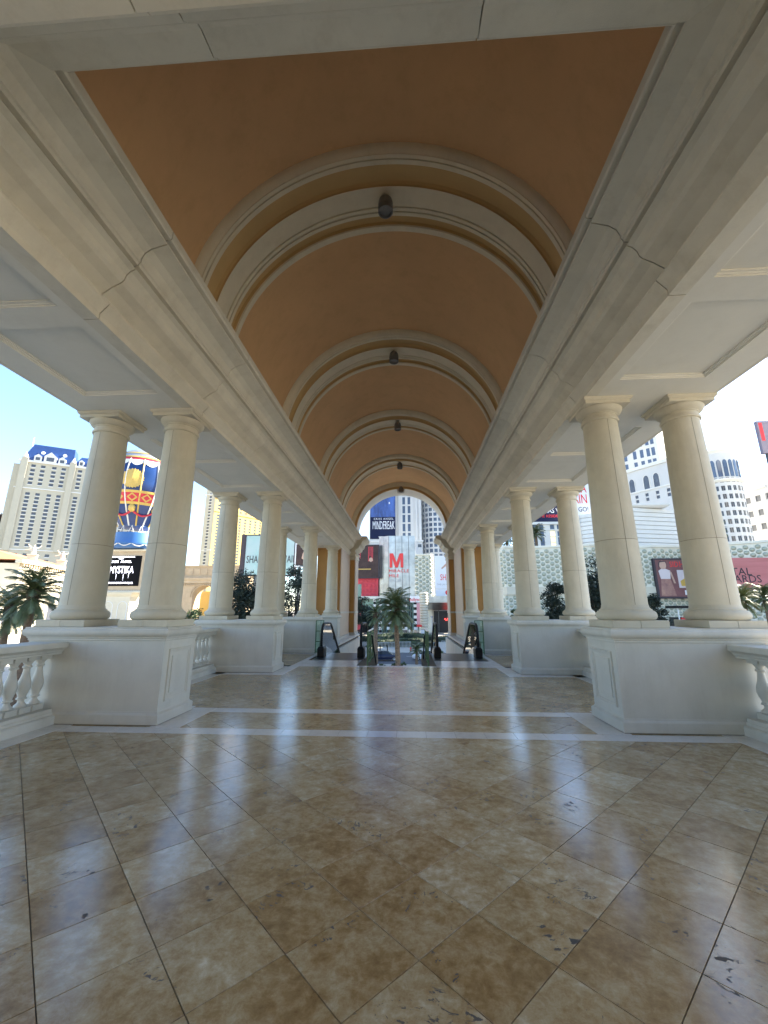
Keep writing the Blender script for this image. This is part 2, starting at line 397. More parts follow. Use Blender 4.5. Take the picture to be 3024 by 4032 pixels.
# ---- balustrades between the pedestals
bal = empty('balustrade', (-4.73, ROW[0]+S/2, 0), 0, cat='balustrade', group='stone balustrades between the pedestals')
HL = (S-0.92)/2; HR = (S-0.84)/2
MB().rect(-0.20, 0.20, -HL, HL, [(0.06,0),(0.06,0.10),(0.05,0.115),(0.02,0.125),(0.012,0.15),(0,0.16),(0,0.20)]).build('base', 'paint', bal)
pr = [(-0.17,0.905),(-0.17,0.93),(-0.19,0.94),(-0.20,0.965),(-0.23,0.985),(-0.25,1.0),(-0.25,1.055),(-0.24,1.07),(0.24,1.07),(0.25,1.055),(0.25,1.0),(0.23,0.985),(0.20,0.965),(0.19,0.94),(0.17,0.93),(0.17,0.905)]
MB().prism(pr, 'y', -HR+0.003, HR-0.003).build('rail', 'paint', bal)
bm_ = MB(); bm_.box(-0.082, 0.082, -0.082, 0.082, 0.202, 0.275)
bm_.lathe([(0.06,0.275),(0.072,0.285),(0.07,0.30),(0.045,0.325),(0.035,0.345),(0.035,0.365),(0.058,0.375),(0.058,0.39),(0.045,0.40),(0.05,0.425),(0.072,0.48),(0.079,0.53),(0.072,0.585),(0.05,0.655),(0.039,0.715),(0.037,0.755),(0.054,0.765),(0.054,0.78),(0.04,0.79),(0.044,0.81),(0.062,0.835),(0.07,0.85)], 14)
bm_.box(-0.082, 0.082, -0.082, 0.082, 0.85, 0.903)
bme = bm_.mesh('baluster', 'paint', smooth=40)
NB = 20
for i in range(NB): put('baluster', bme, bal, (0, -HL + (2*HL)*(i+0.5)/NB, 0))
def ballabel(s, k): return 'white stone balustrade on the %s side, %s' % (sides[s], ['in the bay nearest the camera', 'between first and second pedestals', 'between second and third pedestals', 'between third and fourth pedestals'][k])
tag(bal, ballabel(-1, 0))
for k in range(4):
    for s in (-1, 1):
        if (s, k) != (-1, 0): copy_tree(bal, (s*4.73, ROW[k]+S/2, 0), 0, ballabel(s, k))

# ---- entablatures (side beams) made of moulded blocks
EP = [(3.12,4.72),(3.12,4.795),(3.075,4.85),(3.04,4.89),(3.03,4.905),(3.03,4.925),(3.12,4.94),(3.14,5.06),(3.085,5.10),(3.03,5.145),(2.93,5.20),(2.90,5.235),(2.885,5.30),(2.84,5.355),(2.79,5.38),(2.785,5.385),(2.83,5.395),(2.83,5.425),(2.76,5.43),(2.755,5.465),(2.735,5.475),(2.735,5.52),(2.705,5.60),(2.63,5.66),(2.52,5.695),(2.45,5.715),(2.445,5.73),(2.50,5.74),(2.50,5.77),(2.41,5.78),(2.395,5.80),(2.395,5.90),(2.45,5.925),(3.30,5.945),(3.30,4.72)]
for s in (-1, 1):
    e = empty('entablature', (0, 0, 0), label='cream moulded entablature along the %s side of the vault' % sides[s], cat='entablature', group='entablatures carrying the vault')
    ys = [1.2, 3.78] + [3.78 + 2.3975*i for i in range(1, 9)] + [24.35]
    ys = sorted(set(y for y in ys if y < 24)) + [24.35]
    for a, c in zip(ys[:-1], ys[1:]):
        MB().prism([(s*x, z) for x, z in EP], 'y', a+0.006, c-0.006).build('moulded_block', 'entab', e)
    MB().prism([(s*(x-0.325 if x < 3.2 else x), z) for x, z in EP], 'y', 24.362, 26.25).build('end_block', 'entab', e)
    MB().box(min(s*3.18, s*3.29), max(s*3.18, s*3.29), 1.25, 24.3, 4.78, 5.9).build('core', 'joint', e)
cb = empty('cross_beam', (0, 0, 0), label='cream moulded cross beam closing the near end of the vault', cat='beam')
for a, c in ((-3.0, -1.12), (-1.12, 0.93), (0.93, 3.0)):
    MB().prism([(2.24 - (x-2.395)*1.08 if x < 3.2 else 0.75, z) for x, z in EP], 'x', a+0.005, c-0.005).build('moulded_block', 'entab', cb)

# ---- vault
VR, VZ = 3.15, 6.20
def arc(r, n=64, a0=0.0, a1=PI): return [(r*math.cos(a0+(a1-a0)*i/n), VZ + r*math.sin(a0+(a1-a0)*i/n)) for i in range(n+1)]
va = empty('vault_ceiling', (0,0,0), kind='structure'); tag(va, 'tan plaster barrel vault over the walkway')
mb = MB()
inn = [(VR, 5.93)] + arc(VR) + [(-VR, 5.93)]; out = [(VR+0.25, 5.93)] + arc(VR+0.25) + [(-VR-0.25, 5.93)]
mb.rings([[(x, 1.5, z) for x, z in inn], [(x, 26.25, z) for x, z in inn]], False)
mb.rings([[(x, 26.25, z) for x, z in inn], [(x, 26.25, z) for x, z in out], [(x, 1.5, z) for x, z in out], [(x, 1.5, z) for x, z in inn]], False, mi=1)
mb.build('shell', ['tan', 'concrete'], va, smooth=30, recalc=False)
mb = MB(); mb.prism([(VR+0.2, 5.93)] + arc(VR+0.2, 24) + [(-VR-0.2, 5.93)], 'y', 1.3, 1.49); mb.build('end_wall', 'tan', va)
RP = [(-.90,3.17,0),(-.885,3.12,0),(-.86,3.075,0),(-.82,3.045,0),(-.80,3.03,0),(-.795,3.015,0),(-.745,3.01,0),(-.74,3.03,0),(-.72,3.03,0),(-.715,3.005,0),(-.64,3.0,0),(-.635,3.06,0),(-.62,3.115,1),(-.45,3.13,1),(-.33,3.13,1),(-.27,3.115,1),(-.235,3.075,1),(-.23,3.035,0),(.15,3.035,0),(.16,3.06,0),(.18,3.06,0),(.185,3.03,0),(.25,3.03,0),(.255,3.06,0),(.275,3.06,0),(.28,3.025,0),(.35,3.025,0),(.36,3.12,1),(.56,3.12,1),(.57,3.06,0),(.58,3.03,0),(.70,3.03,0),(.72,3.10,0),(.74,3.17,0)]
rm = MB()
prof = [[(x, dy, z) for x, z in [(r, 5.93)] + arc(r, 72) + [(-r, 5.93)]] for dy, r, _ in RP]
rm.rings(prof, False, mis=[q[2] for q in RP[:-1]])
rme = rm.mesh('rib', ['rib', 'ribtan'], smooth=25, recalc=False)
spot = MB()
spot.lathe([(0.04,0.0),(0.045,-0.03),(0.09,-0.05),(0.125,-0.10),(0.14,-0.17),(0.14,-0.25),(0.13,-0.255),(0.13,-0.265),(0.14,-0.27),(0.14,-0.37),(0.12,-0.375),(0.11,-0.33)], 24)
sme = spot.mesh('spotlight', 'lamp', smooth=35)
near_n = ['nearest', 'second nearest', 'third', 'fourth']
for k in range(1, 5):
    put('rib', rme, va, (0, ROW[k]-0.03, 0))
    tag(put('spotlight', sme, None, (0.02, ROW[k]-0.06, 9.238)), 'grey cylinder spotlight on the crown of the %s vault rib' % near_n[k-1], 'spotlight', 'spotlights under the vault ribs')
EA = [(24.40,3.17,0),(24.42,3.10,0),(24.46,3.05,0),(24.47,3.01,0),(24.52,3.00,0),(24.53,2.965,0),(24.58,2.955,0),(24.585,2.92,1),(24.60,2.80,1),(24.62,2.78,0),(24.70,2.775,0),(24.71,2.79,2),(25.5,2.79,2),(25.505,2.80,2),(25.515,2.80,2),(25.52,2.79,2),(26.2,2.79,0),(26.25,2.80,0),(26.26,3.17,0)]
mb = MB(); mb.rings([[(x, y, z) for x, z in [(r, 5.93)] + arc(r, 72) + [(-r, 5.93)]] for y, r, _ in EA], False, mis=[q[2] for q in EA[:-1]])
mb.build('end_arch', ['rib', 'ribtan', 'white_soffit'], va, smooth=25, recalc=False)
tag(put('spotlight', sme, None, (0.02, 24.56, 9.12)), 'grey spotlight at the crown of the far end arch', 'spotlight', 'spotlights under the vault ribs')
MB().box(-0.22, 0.22, 24.66, 25.1, 8.82, 8.985).build('keystone_box', 'concrete', va)

# ---- aisle ceilings with sunk panels
for s in (-1, 1):
    a = empty('aisle_ceiling', (0,0,0), kind='structure'); tag(a, 'white flat ceiling with sunk panels over the %s aisle' % sides[s])
    xs = [3.30, 3.42, 4.60, 5.02]
    ys = [-8.0]; holes = []
    for k in range(-2, 5):
        yb = Y1 + S*k
        for p0, p1 in ((0.80, 2.13), (2.46, 3.98)):
            ya, yc = yb+p0, yb+p1
            if ya < -7.5 or yc > 26: continue
            ys += [ya, yc]; holes.append((ya, yc))
    ys.append(26.25)
    mb = MB()
    for i in range(len(ys)-1):
        for j in range(3):
            hole = j == 1 and any(abs(h[0]-ys[i]) < 1e-6 for h in holes)
            if hole: continue
            x0, x1 = sorted((s*xs[j], s*xs[j+1])); mb.add([(x0,ys[i],4.72),(x1,ys[i],4.72),(x1,ys[i+1],4.72),(x0,ys[i+1],4.72)], [(0,3,2,1)])
    x0, x1 = sorted((s*3.42, s*4.60))
    for ya, yc in holes:
        rg = []
        for o, z in ((0,4.72),(0,4.735),(0.015,4.738),(0.02,4.752),(0.04,4.755),(0.04,4.772)):
            rg.append([(x0+o,ya+o,z),(x1-o,ya+o,z),(x1-o,yc-o,z),(x0+o,yc-o,z)])
        mb.rings(rg, True)
        MB().box(x0+0.03, x1-0.03, ya+0.03, yc-0.03, 4.772, 4.82).build('sunk_panel', 'ceil', a)
    mb.build('soffit', 'ceil', a, recalc=False)
    x0, x1 = sorted((s*3.302, s*5.04))
    MB().box(x0, x1, -8, 26.25, 4.86, 5.9).build('roof_slab', 'concrete', a)
    x0, x1 = sorted((s*5.02, s*5.10))
    MB().prism([(s*5.02,4.72),(s*5.08,4.72),(s*5.08,4.80),(s*5.14,4.86),(s*5.14,5.3),(s*5.30,5.5),(s*5.30,5.95),(s*5.05,5.95),(s*5.05,4.85)], 'y', -8, 26.25).build('fascia', 'entab', a)
tag(MB().box(-9, 9, -8.6, -8.05, -6, 7).build('added_rear_wall', 'palewall'), 'plain unseen wall added behind the camera to block rear light', kind='structure')  # unseen wall added to keep rear light off the near faces
rc = MB(); rc.box(-3.29, 3.29, -8, 0.74, 4.74, 5.2); tag(rc.build('rear_ceiling', 'ceil'), 'flat ceiling behind the camera', kind='structure')

# ---- walls of the far end block
for s in (-1, 1):
    def bx(mb, x0, x1, *a): mb.box(min(s*x0, s*x1), max(s*x0, s*x1), *a)
    e = empty('end_wall', (s*3.7, 24, 0), label='ochre and peach end wall beside the escalator on the %s side' % sides[s], cat='wall', group='end walls beside the escalators')
    def part(name, m, *boxes):
        q = MB()
        for bb in boxes: bx(q, *bb)
        q.shift(-s*3.7, -24, 0); return q.build(name, m, e)
    part('wall_core', 'ochre', (3.16, 4.36, 21.12, 26.2, 0.0, 4.715))
    part('peach_panel', 'palewall', (3.12, 3.155, 21.2, 24.58, 1.46, 4.715))
    part('lower_panel', 'palewall', (3.12, 3.155, 21.2, 24.58, 0.22, 1.36))
    part('dado_band', 'paint', (3.09, 3.158, 21.13, 24.59, 1.362, 1.458))
    part('skirting', 'paint', (3.07, 3.158, 21.13, 24.59, 0.0, 0.218))
    part('jamb', 'ochre', (2.86, 3.30, 24.62, 26.2, 0.0, 4.50))
    part('jamb_face', 'palewall', (2.815, 2.858, 24.66, 26.2, 0.27, 4.50))
    part('jamb_dado', 'paint', (2.79, 3.12, 24.60, 26.21, 1.362, 1.458))
    part('jamb_base', 'paint', (2.78, 3.12, 24.58, 26.22, 0.0, 0.26))
    q = MB(); x0, x1 = sorted((s*2.82, s*3.3)); q.rect(x0, x1, 24.62, 26.2, [(0,4.49),(0.02,4.50),(0.02,4.53),(0.005,4.54),(0.005,4.58),(0.04,4.62),(0.05,4.66),(0.05,4.717)]); q.shift(-s*3.7, -24, 0); q.build('jamb_capital', 'entab', e)
    # flank wall under the side strip, down to the street
    q = MB(); bx(q, 2.80, 5.3, 12.06, 26.3, -6.0, -0.81); tag(q.build('flank_wall', 'concrete'), 'pale concrete wall carrying the %s side of the stair opening' % sides[s], 'wall')
    # white stepped ledge at the foot of the wall
    q = MB(); bx(q, 2.70, 3.05, 16.2, 26.4, 0.004, 0.10); bx(q, 2.66, 2.775, 15.6, 26.5, -1.6, -0.1); q.shift(-s*2.85, -21, 0)
    tag(q.build('ledge', 'paint', None, (s*2.85, 21, 0)), 'white stepped ledge at the foot of the %s end wall' % sides[s], 'ledge')

# ================================================================ ESCALATORS AND STAIR
def escalator(xc, side):
    e = empty('escalator', (xc, 13.3, 0), 0, 'escalator going down, glass sides and black handrails, %s of the middle stair' % side, 'escalator', 'escalators down to the street')
    MB().box(-0.82, 0.82, 0.004, 2.2, -0.3, 0.004).build('comb_plate', 'darksteel', e)
    sl = math.tan(R(30))
    st = MB().box(-0.5, 0.5, 0, 0.40, -0.2, 0).mesh('step', 'darksteel')
    for i in range(25): put('step', st, e, (0, 2.22+0.4*i, -0.02-0.231*(i+1)))
    for s in (-1, 1):
        x = s*0.66
        path = [(x,0.86,0.16),(x,0.74,0.32),(x,0.70,0.52),(x,0.71,0.72),(x,0.76,0.88),(x,0.84,1.0),(x,0.96,1.055),(x,1.2,1.06),(x,1.9,1.06),(x,2.2,1.04),(x,2.45,0.95)] + [(x,2.45+q,0.95-q*sl) for q in (1,2,4,6,8,10)]
        MB().tube(path, 0.042, 10).build('handrail', 'black', e, smooth=40)
        mb = MB(); outl = [(y, z) for _, y, z in path[1:12]] + [(2.45+10, 0.95-10*sl), (2.45+10, -0.45-10*sl), (2.4, -0.05), (1.9, 0.2), (0.8, 0.2)]
        mb.prism(outl, 'x', x-0.006, x+0.006); mb.build('glass_side', 'glass', e)
        MB().rect(x-0.11, x+0.11, 0.62, 1.06, [(0,0.005),(0,0.28),(-0.03,0.34),(-0.06,0.35)]).build('newel_box', 'black', e)
        mb = MB(); mb.prism([(1.0,0.005),(1.0,0.30),(1.25,0.30),(2.1,0.13),(2.5,-0.06),(12.4,-0.06-9.9*sl),(12.4,-0.5-9.9*sl),(2.3,-0.4),(2.2,0.005)], 'x', x-0.09, x+0.09); mb.build('skirt_deck', 'steel', e)
    return e
escalator(-1.88, 'left'); escalator(1.95, 'right')

st = empty('stairway', (0.04, 12.05, 0), 0, 'stone stair going down to the street between the escalators', 'stairs')
MB().box(-0.78, 0.80, -0.012, 0.05, -0.12, -0.001).build('nosing', 'darksteel', st)
sme_ = MB().box(-0.76, 0.76, 0, 0.32, -0.35, 0).mesh('step', 'concrete')
for i in range(34): put('step', sme_, st, (0, 0.04+0.30*i, -0.17*(i+1)))
for s, side in ((-1, 'left'), (1, 'right')):
    r_ = empty('stair_railing', (s*0.85+0.045, 12.04, 0), 0, 'green metal railing with thin bars along the %s edge of the stair' % side, 'railing', 'green railings round the stair')
    MB().tube([(0,0.0,0.92),(0,1.75,0.92)], 0.028, 8).build('top_rail', 'steel', r_, smooth=40)
    pm_ = MB().box(-0.022, 0.022, -0.022, 0.022, 0, 0.92).mesh('post', 'green')
    for yy in (0.0, 0.86, 1.75): put('post', pm_, r_, (0, yy, 0.0))
    bm2 = MB().box(-0.009, 0.009, -0.009, 0.009, 0.08, 0.90).mesh('bar', 'green')
    for yy in (0.30, 0.58, 1.16, 1.45): put('bar', bm2, r_, (0, yy, 0))
    for z in (0.08, 0.45, 0.84): MB().box(-0.014, 0.014, 0.02, 1.73, z-0.012, z+0.012).build('crossbar', 'green', r_)
    MB().tube([(s*-0.08,0.15,0.80),(s*-0.08,0.35,0.80)] + [(s*-0.08,0.35+q,0.80-q*0.57) for q in (0.5,1,2,4,8)], 0.022, 8).build('stair_handrail', 'black', r_, smooth=40)
    brk = MB(); brk.box(min(0,s*-0.08), max(0,s*-0.08), 0.14, 0.17, 0.79, 0.81); brk.build('bracket', 'green', r_)
    g_ = empty('guard_panel', (s*2.72, 15.2, 0), 0, 'thin green framed guard between %s escalator and third pedestal' % side, 'railing', 'guards beside the escalators')
    x0, x1 = sorted((s*0.0, s*0.28))
    for x in (x0, x1): MB().box(x-0.015, x+0.015, -0.015, 0.015, 0, 1.14).build('post', 'green', g_)
    for z in (0.06, 0.42, 0.78, 1.15): MB().box(x0-0.015, x1+0.015, -0.012, 0.012, z-0.012, z+0.012).build('crossbar', 'green', g_)
    MB().box(x0+0.01, x1-0.01, -0.004, 0.004, 0.07, 1.13).build('pane', 'glass', g_)

# ================================================================ STREET LEVEL
G = -6.0
M['asphalt'] = mat('grey_asphalt', (0.075, 0.078, 0.085), 0.85, 0.12, 0.4, 0.2, 8)
M['paving'] = mat('pale_paving', (0.42, 0.385, 0.32), 0.8, 0.1, 0.5, 0.1, 6)
M['ground'] = mat('desert_city_ground', (0.20, 0.18, 0.16), 0.9, 0.15, 0.05)
M['leaf'] = mat('dark_evergreen_leaves', (0.022, 0.036, 0.018), 0.7, 0.3, 1.5, col2=(0.008, 0.015, 0.009))
M['leaf2'] = mat('mid_green_leaves', (0.07, 0.11, 0.035), 0.6, 0.3, 2.0, col2=(0.03, 0.05, 0.018))
M['palm'] = mat('palm_green', (0.105, 0.125, 0.045), 0.5, 0.3, 2.0, col2=(0.06, 0.08, 0.03))
M['palmdry'] = mat('sunlit_palm_yellow_green', (0.19, 0.20, 0.06), 0.6, 0.3, 2.0)  # brighter, yellower copy of the palm green, sunlight put into the colour
M['bark'] = mat('palm_bark', (0.20, 0.135, 0.085), 0.9, 0.3, 6, 0.6, 14)
M['boot'] = mat('palm_boot', (0.085, 0.055, 0.03), 0.95, 0.3, 8, 0.8, 12)
M['trunk'] = mat('dark_bark', (0.05, 0.04, 0.03), 0.9, 0.3, 6)
tag(MB().box(-3000, 3000, -600, 5000, G-1, G-0.01).build('ground', 'ground'), 'flat city ground', kind='structure')
tag(MB().add([(-400,-80,G),(400,-80,G),(400,62,G),(-400,62,G)], [(0,1,2,3)]).build('near_pavement', 'paving'), 'pale pavement below the bridge', kind='structure')
tag(MB().add([(-400,62,G+.002),(400,62,G+.002),(400,78.5,G+.002),(-400,78.5,G+.002)], [(0,1,2,3)]).build('road', 'asphalt'), 'asphalt road crossing beyond the stair', kind='structure')
tag(MB().box(-400, 400, 78.5, 79.0, G-0.2, G+0.13).build('kerb', 'concrete'), 'kerb', kind='structure')
tag(MB().add([(-400,79,G+.12),(400,79,G+.12),(400,200,G+.12),(-400,200,G+.12)], [(0,1,2,3)]).build('plaza', 'paving'), 'pale plaza before the shops', kind='structure')
M['white'] = mat('white_paint', (0.78, 0.78, 0.76), 0.6, 0.05, 4)
rm_ = empty('lane_marking', (0,0,0), kind='structure'); tag(rm_, 'dashed white lane line')
dm = MB().add([(0,-0.08,0),(3,-0.08,0),(3,0.08,0),(0,0.08,0)], [(0,1,2,3)]).mesh('dash', 'white')
for i in range(-6, 10): put('dash', dm, rm_, (i*9.0, 72.5, G+.008))

# ---- palms
def frond_mesh(elev, bend, seed):
    rng = random.Random(seed); mb = MB(); pts = []; p = Vector((0,0,0)); a = elev; n = 16
    for i in range(n+1):
        pts.append(p.copy()); p = p + Vector((math.cos(a), 0, math.sin(a)))*(1.0/n); a -= bend/n*(0.4+1.2*i/n)
    mb.tube(pts, [0.014*(1-0.85*i/n) for i in range(n+1)], 4)
    for i in range(2, 72):
        t = i/72; k = min(n-1, int(t*n)); f = t*n-k; q = pts[k].lerp(pts[k+1], f); d = (pts[k+1]-pts[k]).normalized()
        ln = 0.30*math.sin(PI*min(1, 0.12+0.88*t))**0.6*(0.8+0.4*rng.random())
        for sg in (-1, 1):
            side = Vector((0, sg, 0)); up = d.cross(side)*sg
            dr = (d*0.75 + side*0.72 + Vector((0,0,-0.30-0.25*rng.random()))).normalized()
            e1 = q + dr*ln; wv = d*0.0075
            mid = q + dr*ln*0.5 + Vector((0,0,0.012))
            o = len(mb.v); mb.v += [tuple(q-wv), tuple(mid-wv*0.9), tuple(e1), tuple(mid+wv*0.9), tuple(q+wv)]
            mb.f += [(o,o+1,o+3,o+4),(o+1,o+2,o+3)]; mb.m += [0, 0]
    return mb
FR = [(R(e), R(bd), i) for i, (e, bd) in enumerate([(70,80),(56,98),(42,105),(26,105),(8,92),(-12,70),(-34,48)])]
FM = {}
def palm(loc, h, r, L, nf, label, leaf='palm', group='palms', lean=(0,0), boot=True, rotseed=1, low=7):
    rng = random.Random(rotseed)
    e = empty('palm_tree', loc, 0, label, 'palm tree', group)
    top = Vector((lean[0], lean[1], h)); n = 14
    mb = MB(); path = [Vector((lean[0]*(i/n)**1.5, lean[1]*(i/n)**1.5, h*i/n)) for i in range(n+1)]
    rad = [r*(1.15-0.3*i/n)*(1+0.05*((i % 2)*2-1)) for i in range(n+1)]
    mb.tube(path, rad, 10); mb.build('trunk', 'bark', e, smooth=60)
    if boot:
        bb = MB(); bb.lathe([(r*0.75,-2.2*r),(r*1.25,-1.6*r),(r*1.6,-0.6*r),(r*1.65,0.6*r),(r*1.3,1.4*r),(r*0.5,1.8*r)], 14)
        bb.v = [(x*(1+0.12*rng.uniform(-1,1))+top.x, y*(1+0.12*rng.uniform(-1,1))+top.y, z+top.z) for x, y, z in bb.v]
        bb.build('boot', 'boot', e)
    for i in range(nf):
        c = min(low-1, int(i/nf*low)); key = (c, rng.randrange(2), leaf)
        if key not in FM: FM[key] = frond_mesh(FR[c][0]+R(6)*(key[1]*2-1), FR[c][1], FR[c][2]*7+key[1]).mesh('frond', leaf, recalc=False)
        f = put('frond', FM[key], e, top + Vector((0,0,r*1.2-0.06*c*L)), i*2.39996+rng.random()*0.5)
        sc = L*rng.uniform(0.85, 1.12); f.scale = (sc, sc, sc); f.rotation_euler.x = rng.uniform(-0.2, 0.2)
    return e
def at_ground(px, Y): return (X(px, Y), Y, G)
zc = Z(2396, 45); palm((X(1567, 45), 45, G), zc-G, 0.27, 2.5, 58, 'tall date palm with thick crown standing right behind the stair opening', lean=(X(1557,45)-X(1567,45), 0), group='date palms in the plaza', rotseed=3)
zc = Z(2422, 62); palm((X(1480, 62), 62, G), zc-G, 0.30, 1.75, 36, 'second date palm with ragged brown boot, left of the tall palm', group='date palms in the plaza', rotseed=5)
zc = Z(2562, 62); palm((X(1637, 62), 62, G), zc-G, 0.20, 1.35, 26, 'small young palm with short trunk beside the road', group='date palms in the plaza', rotseed=8, boot=False, low=5)
zc = Z(2335, 30); palm((X(120, 30), 30, G), zc-G, 0.28, 2.45, 50, 'dark date palm beyond the left balustrade, nearer of two', group='palms by the left pavilion', rotseed=11)
zc = Z(2400, 33); palm((X(40, 33), 33, G), zc-G, 0.26, 2.3, 40, 'dark date palm at the left edge, half behind its neighbour', group='palms by the left pavilion', rotseed=13)
zc = Z(2360, 62); palm((X(2935, 62), 62, G), zc-G, 0.30, 2.6, 40, 'yellow-green sunlit palm below the pink sign', 'palmdry', 'palms along the dotted wall', rotseed=17, boot=False)
zc = Z(2350, 66); palm((X(3020, 66), 66, G), zc-G, 0.28, 2.4, 36, 'dark green palm at the right edge below the pink sign', group='palms along the dotted wall', rotseed=19, boot=False)

# ---- broad trees and shrubs built of leaf clumps
def leaf_cloud(mb, centers, nper, size, rng):
    for (c, rad) in centers:
        for _ in range(nper):
            u = Vector((rng.gauss(0,1), rng.gauss(0,1), rng.gauss(0,1))).normalized()*rad*rng.random()**0.45
            p = c + Vector((u.x, u.y, u.z*0.75)); a = Vector((rng.gauss(0,1), rng.gauss(0,1), rng.gauss(0,0.6))).normalized()
            b_ = a.cross(Vector((rng.gauss(0,1), rng.gauss(0,1), rng.gauss(0,1)))).normalized(); s_ = size*rng.uniform(0.6, 1.4)
            o = len(mb.v); mb.v += [tuple(p-a*s_), tuple(p+b_*s_*0.4), tuple(p+a*s_), tuple(p-b_*s_*0.4)]; mb.f.append((o,o+1,o+2,o+3)); mb.m.append(0)
def tree(name, loc, top, rx, label, cat='tree', leaf='leaf', n=46, nper=120, size=0.10, seed=1, base=1.0, group=None, trunk=True, ry=None):
    rng = random.Random(seed); e = empty(name, loc, 0, label, cat, group); ry = ry or rx*0.8
    zc_ = (top+base)/2; rz_ = (top-base)/2; cen = []
    for i in range(n):
        u = Vector((rng.gauss(0,1), rng.gauss(0,1), rng.gauss(0,1))).normalized()*rng.random()**0.4
        taper = 1-0.35*max(0, u.z)
        cen.append((Vector((u.x*rx*taper, u.y*ry*taper, zc_+u.z*rz_)), math.sqrt(rx*rz_)*rng.uniform(0.20, 0.40)))
    mb = MB(); leaf_cloud(mb, cen, int(nper*1.7), size, rng); mb.build('crown', leaf, e, recalc=False)
    if trunk:
        mb = MB(); mb.tube([(0,0,0),(0.05,0.02,base*0.6+0.3),(0.0,0.1,zc_)], [0.09*rx+0.06, 0.07*rx+0.05, 0.03*rx+0.02], 8)
        for i in range(9):
            c = cen[i][0]; mb.tube([(0,0.05,base*0.5+0.4+(zc_-base)*0.35*rng.random()), tuple(c*0.5+Vector((0,0,zc_*0.35))), tuple(c)], [0.05*rx, 0.035*rx, 0.012*rx], 6)
        mb.build('trunk', 'trunk', e, smooth=60)
    return e
def px_tree(px, Y, ptop, wpx, label, **k):
    x = X(px, Y); return tree(k.pop('name', 'evergreen_tree'), (x, Y, G), Z(ptop, Y)-G, wpx/FPX*Y/2, label, **k)
TG = 'dark evergreens along the loggia'
px_tree(965, 38, 2240, 190, 'dark evergreen below the teal billboard, seen between two left columns', seed=21, base=1.5, n=60, nper=170, size=0.13, group=TG)
px_tree(1165, 46, 2195, 150, 'dark pine right of the teal billboard with gaps showing sky', seed=22, base=1.5, n=44, nper=130, size=0.13, group=TG)
px_tree(760, 30, 2380, 150, 'low green bush in front of the arched facade', name='shrub', cat='shrub', seed=23, base=3.6, n=34, nper=110, size=0.10, leaf='leaf2')
px_tree(1432, 70, 2350, 95, 'dark tree left of the second palm in the plaza', seed=24, base=1.5, n=44, nper=110, size=0.16, group=TG)
px_tree(2205, 30, 2255, 130, 'dense dark juniper against the dotted wall between the right columns', seed=25, base=2.2, n=50, nper=160, size=0.10, group=TG)
px_tree(2360, 30, 2175, 180, 'tall dark pine with open branches behind the nearest right columns', seed=26, base=3.6, n=40, nper=150, size=0.10, group=TG)
px_tree(2575, 40, 2330, 90, 'dark shrub right of the nearest inner right column', name='shrub', cat='shrub', seed=27, base=2.0, n=30, nper=110, size=0.12)
px_tree(2020, 50, 2395, 60, 'spiky grey-green bush at the foot of the dotted wall', name='shrub', cat='shrub', seed=28, base=4.0, n=16, nper=80, size=0.16, leaf='leaf2')
px_tree(165, 40, 2420, 60, 'yellow-green sunlit bush beside the left palms', name='shrub', cat='shrub', seed=29, base=3.0, n=16, nper=80, size=0.12, leaf='palmdry')
px_tree(1720, 62, 2548, 44, 'round clipped shrub to the right of the stair', name='shrub', cat='shrub', seed=30, base=0.2, n=18, nper=110, size=0.10, leaf='leaf2', trunk=False)
for i, (px, wp) in enumerate(((1504, 26), (1545, 22), (1590, 24))):
    px_tree(px, 59, 2612-4*i, wp, 'small olive shrub at the near edge of the road, %s' % ['left one', 'middle one', 'right one'][i], name='shrub', cat='shrub', seed=31+i, base=0.05, n=8, nper=60, size=0.08, leaf='leaf2', trunk=False, group='small roadside shrubs')

# ---- clipped hedges on the plaza
def hedge(pts, wd, h, label, seed):
    rng = random.Random(seed); x0 = sum(p[0] for p in pts)/len(pts); y0 = sum(p[1] for p in pts)/len(pts)
    e = empty('hedge', (x0, y0, G+0.12), 0, label, 'hedge', 'clipped hedges on the plaza')
    mb = MB(); rings = []
    for i, p in enumerate(pts):
        q0 = Vector(pts[max(i-1,0)]); q1 = Vector(pts[min(i+1,len(pts)-1)]); t = (q1-q0).normalized(); nn = Vector((-t.y, t.x)); c = Vector(p)-Vector((x0,y0))
        rings.append([(*(c+nn*wd*0.45), 0), (*(c+nn*wd*0.42), h*0.85), (*(c-nn*wd*0.42), h*0.85), (*(c-nn*wd*0.45), 0)])
    mb.rings(rings, False, True, True); mb.build('core', 'leaf', e)
    lv = MB()
    for i in range(len(pts)-1):
        a = Vector(pts[i]); b_ = Vector(pts[i+1]); n_ = int((b_-a).length*70)
        for _ in range(n_):
            t = rng.random(); q = a.lerp(b_, t)-Vector((x0,y0)); d = (b_-a).normalized(); nn = Vector((-d.y, d.x))
            if rng.random() < 0.55: c = Vector((*(q+nn*rng.uniform(-.5,.5)*wd), h*rng.uniform(0.85,1.05)))
            else: c = Vector((*(q-nn*wd*0.48*rng.choice((-1,1))), h*rng.random()))
            leaf_cloud(lv, [(c, 0.12)], 1, 0.16, rng)
    lv.build('leaves', 'leaf2', e, recalc=False)
def curve_pts(pxs): return [(X(px, Y), Y) for px, Y in pxs]
hedge(curve_pts([(1478,100),(1510,112),(1550,120),(1600,122),(1650,118),(1690,108)]), 4.0, 1.2, 'broad curved hedge at the back of the plaza planting', 41)
hedge(curve_pts([(1470,94),(1505,98),(1560,102),(1610,103),(1660,101)]), 2.2, 0.9, 'middle curved hedge of the plaza planting', 42)
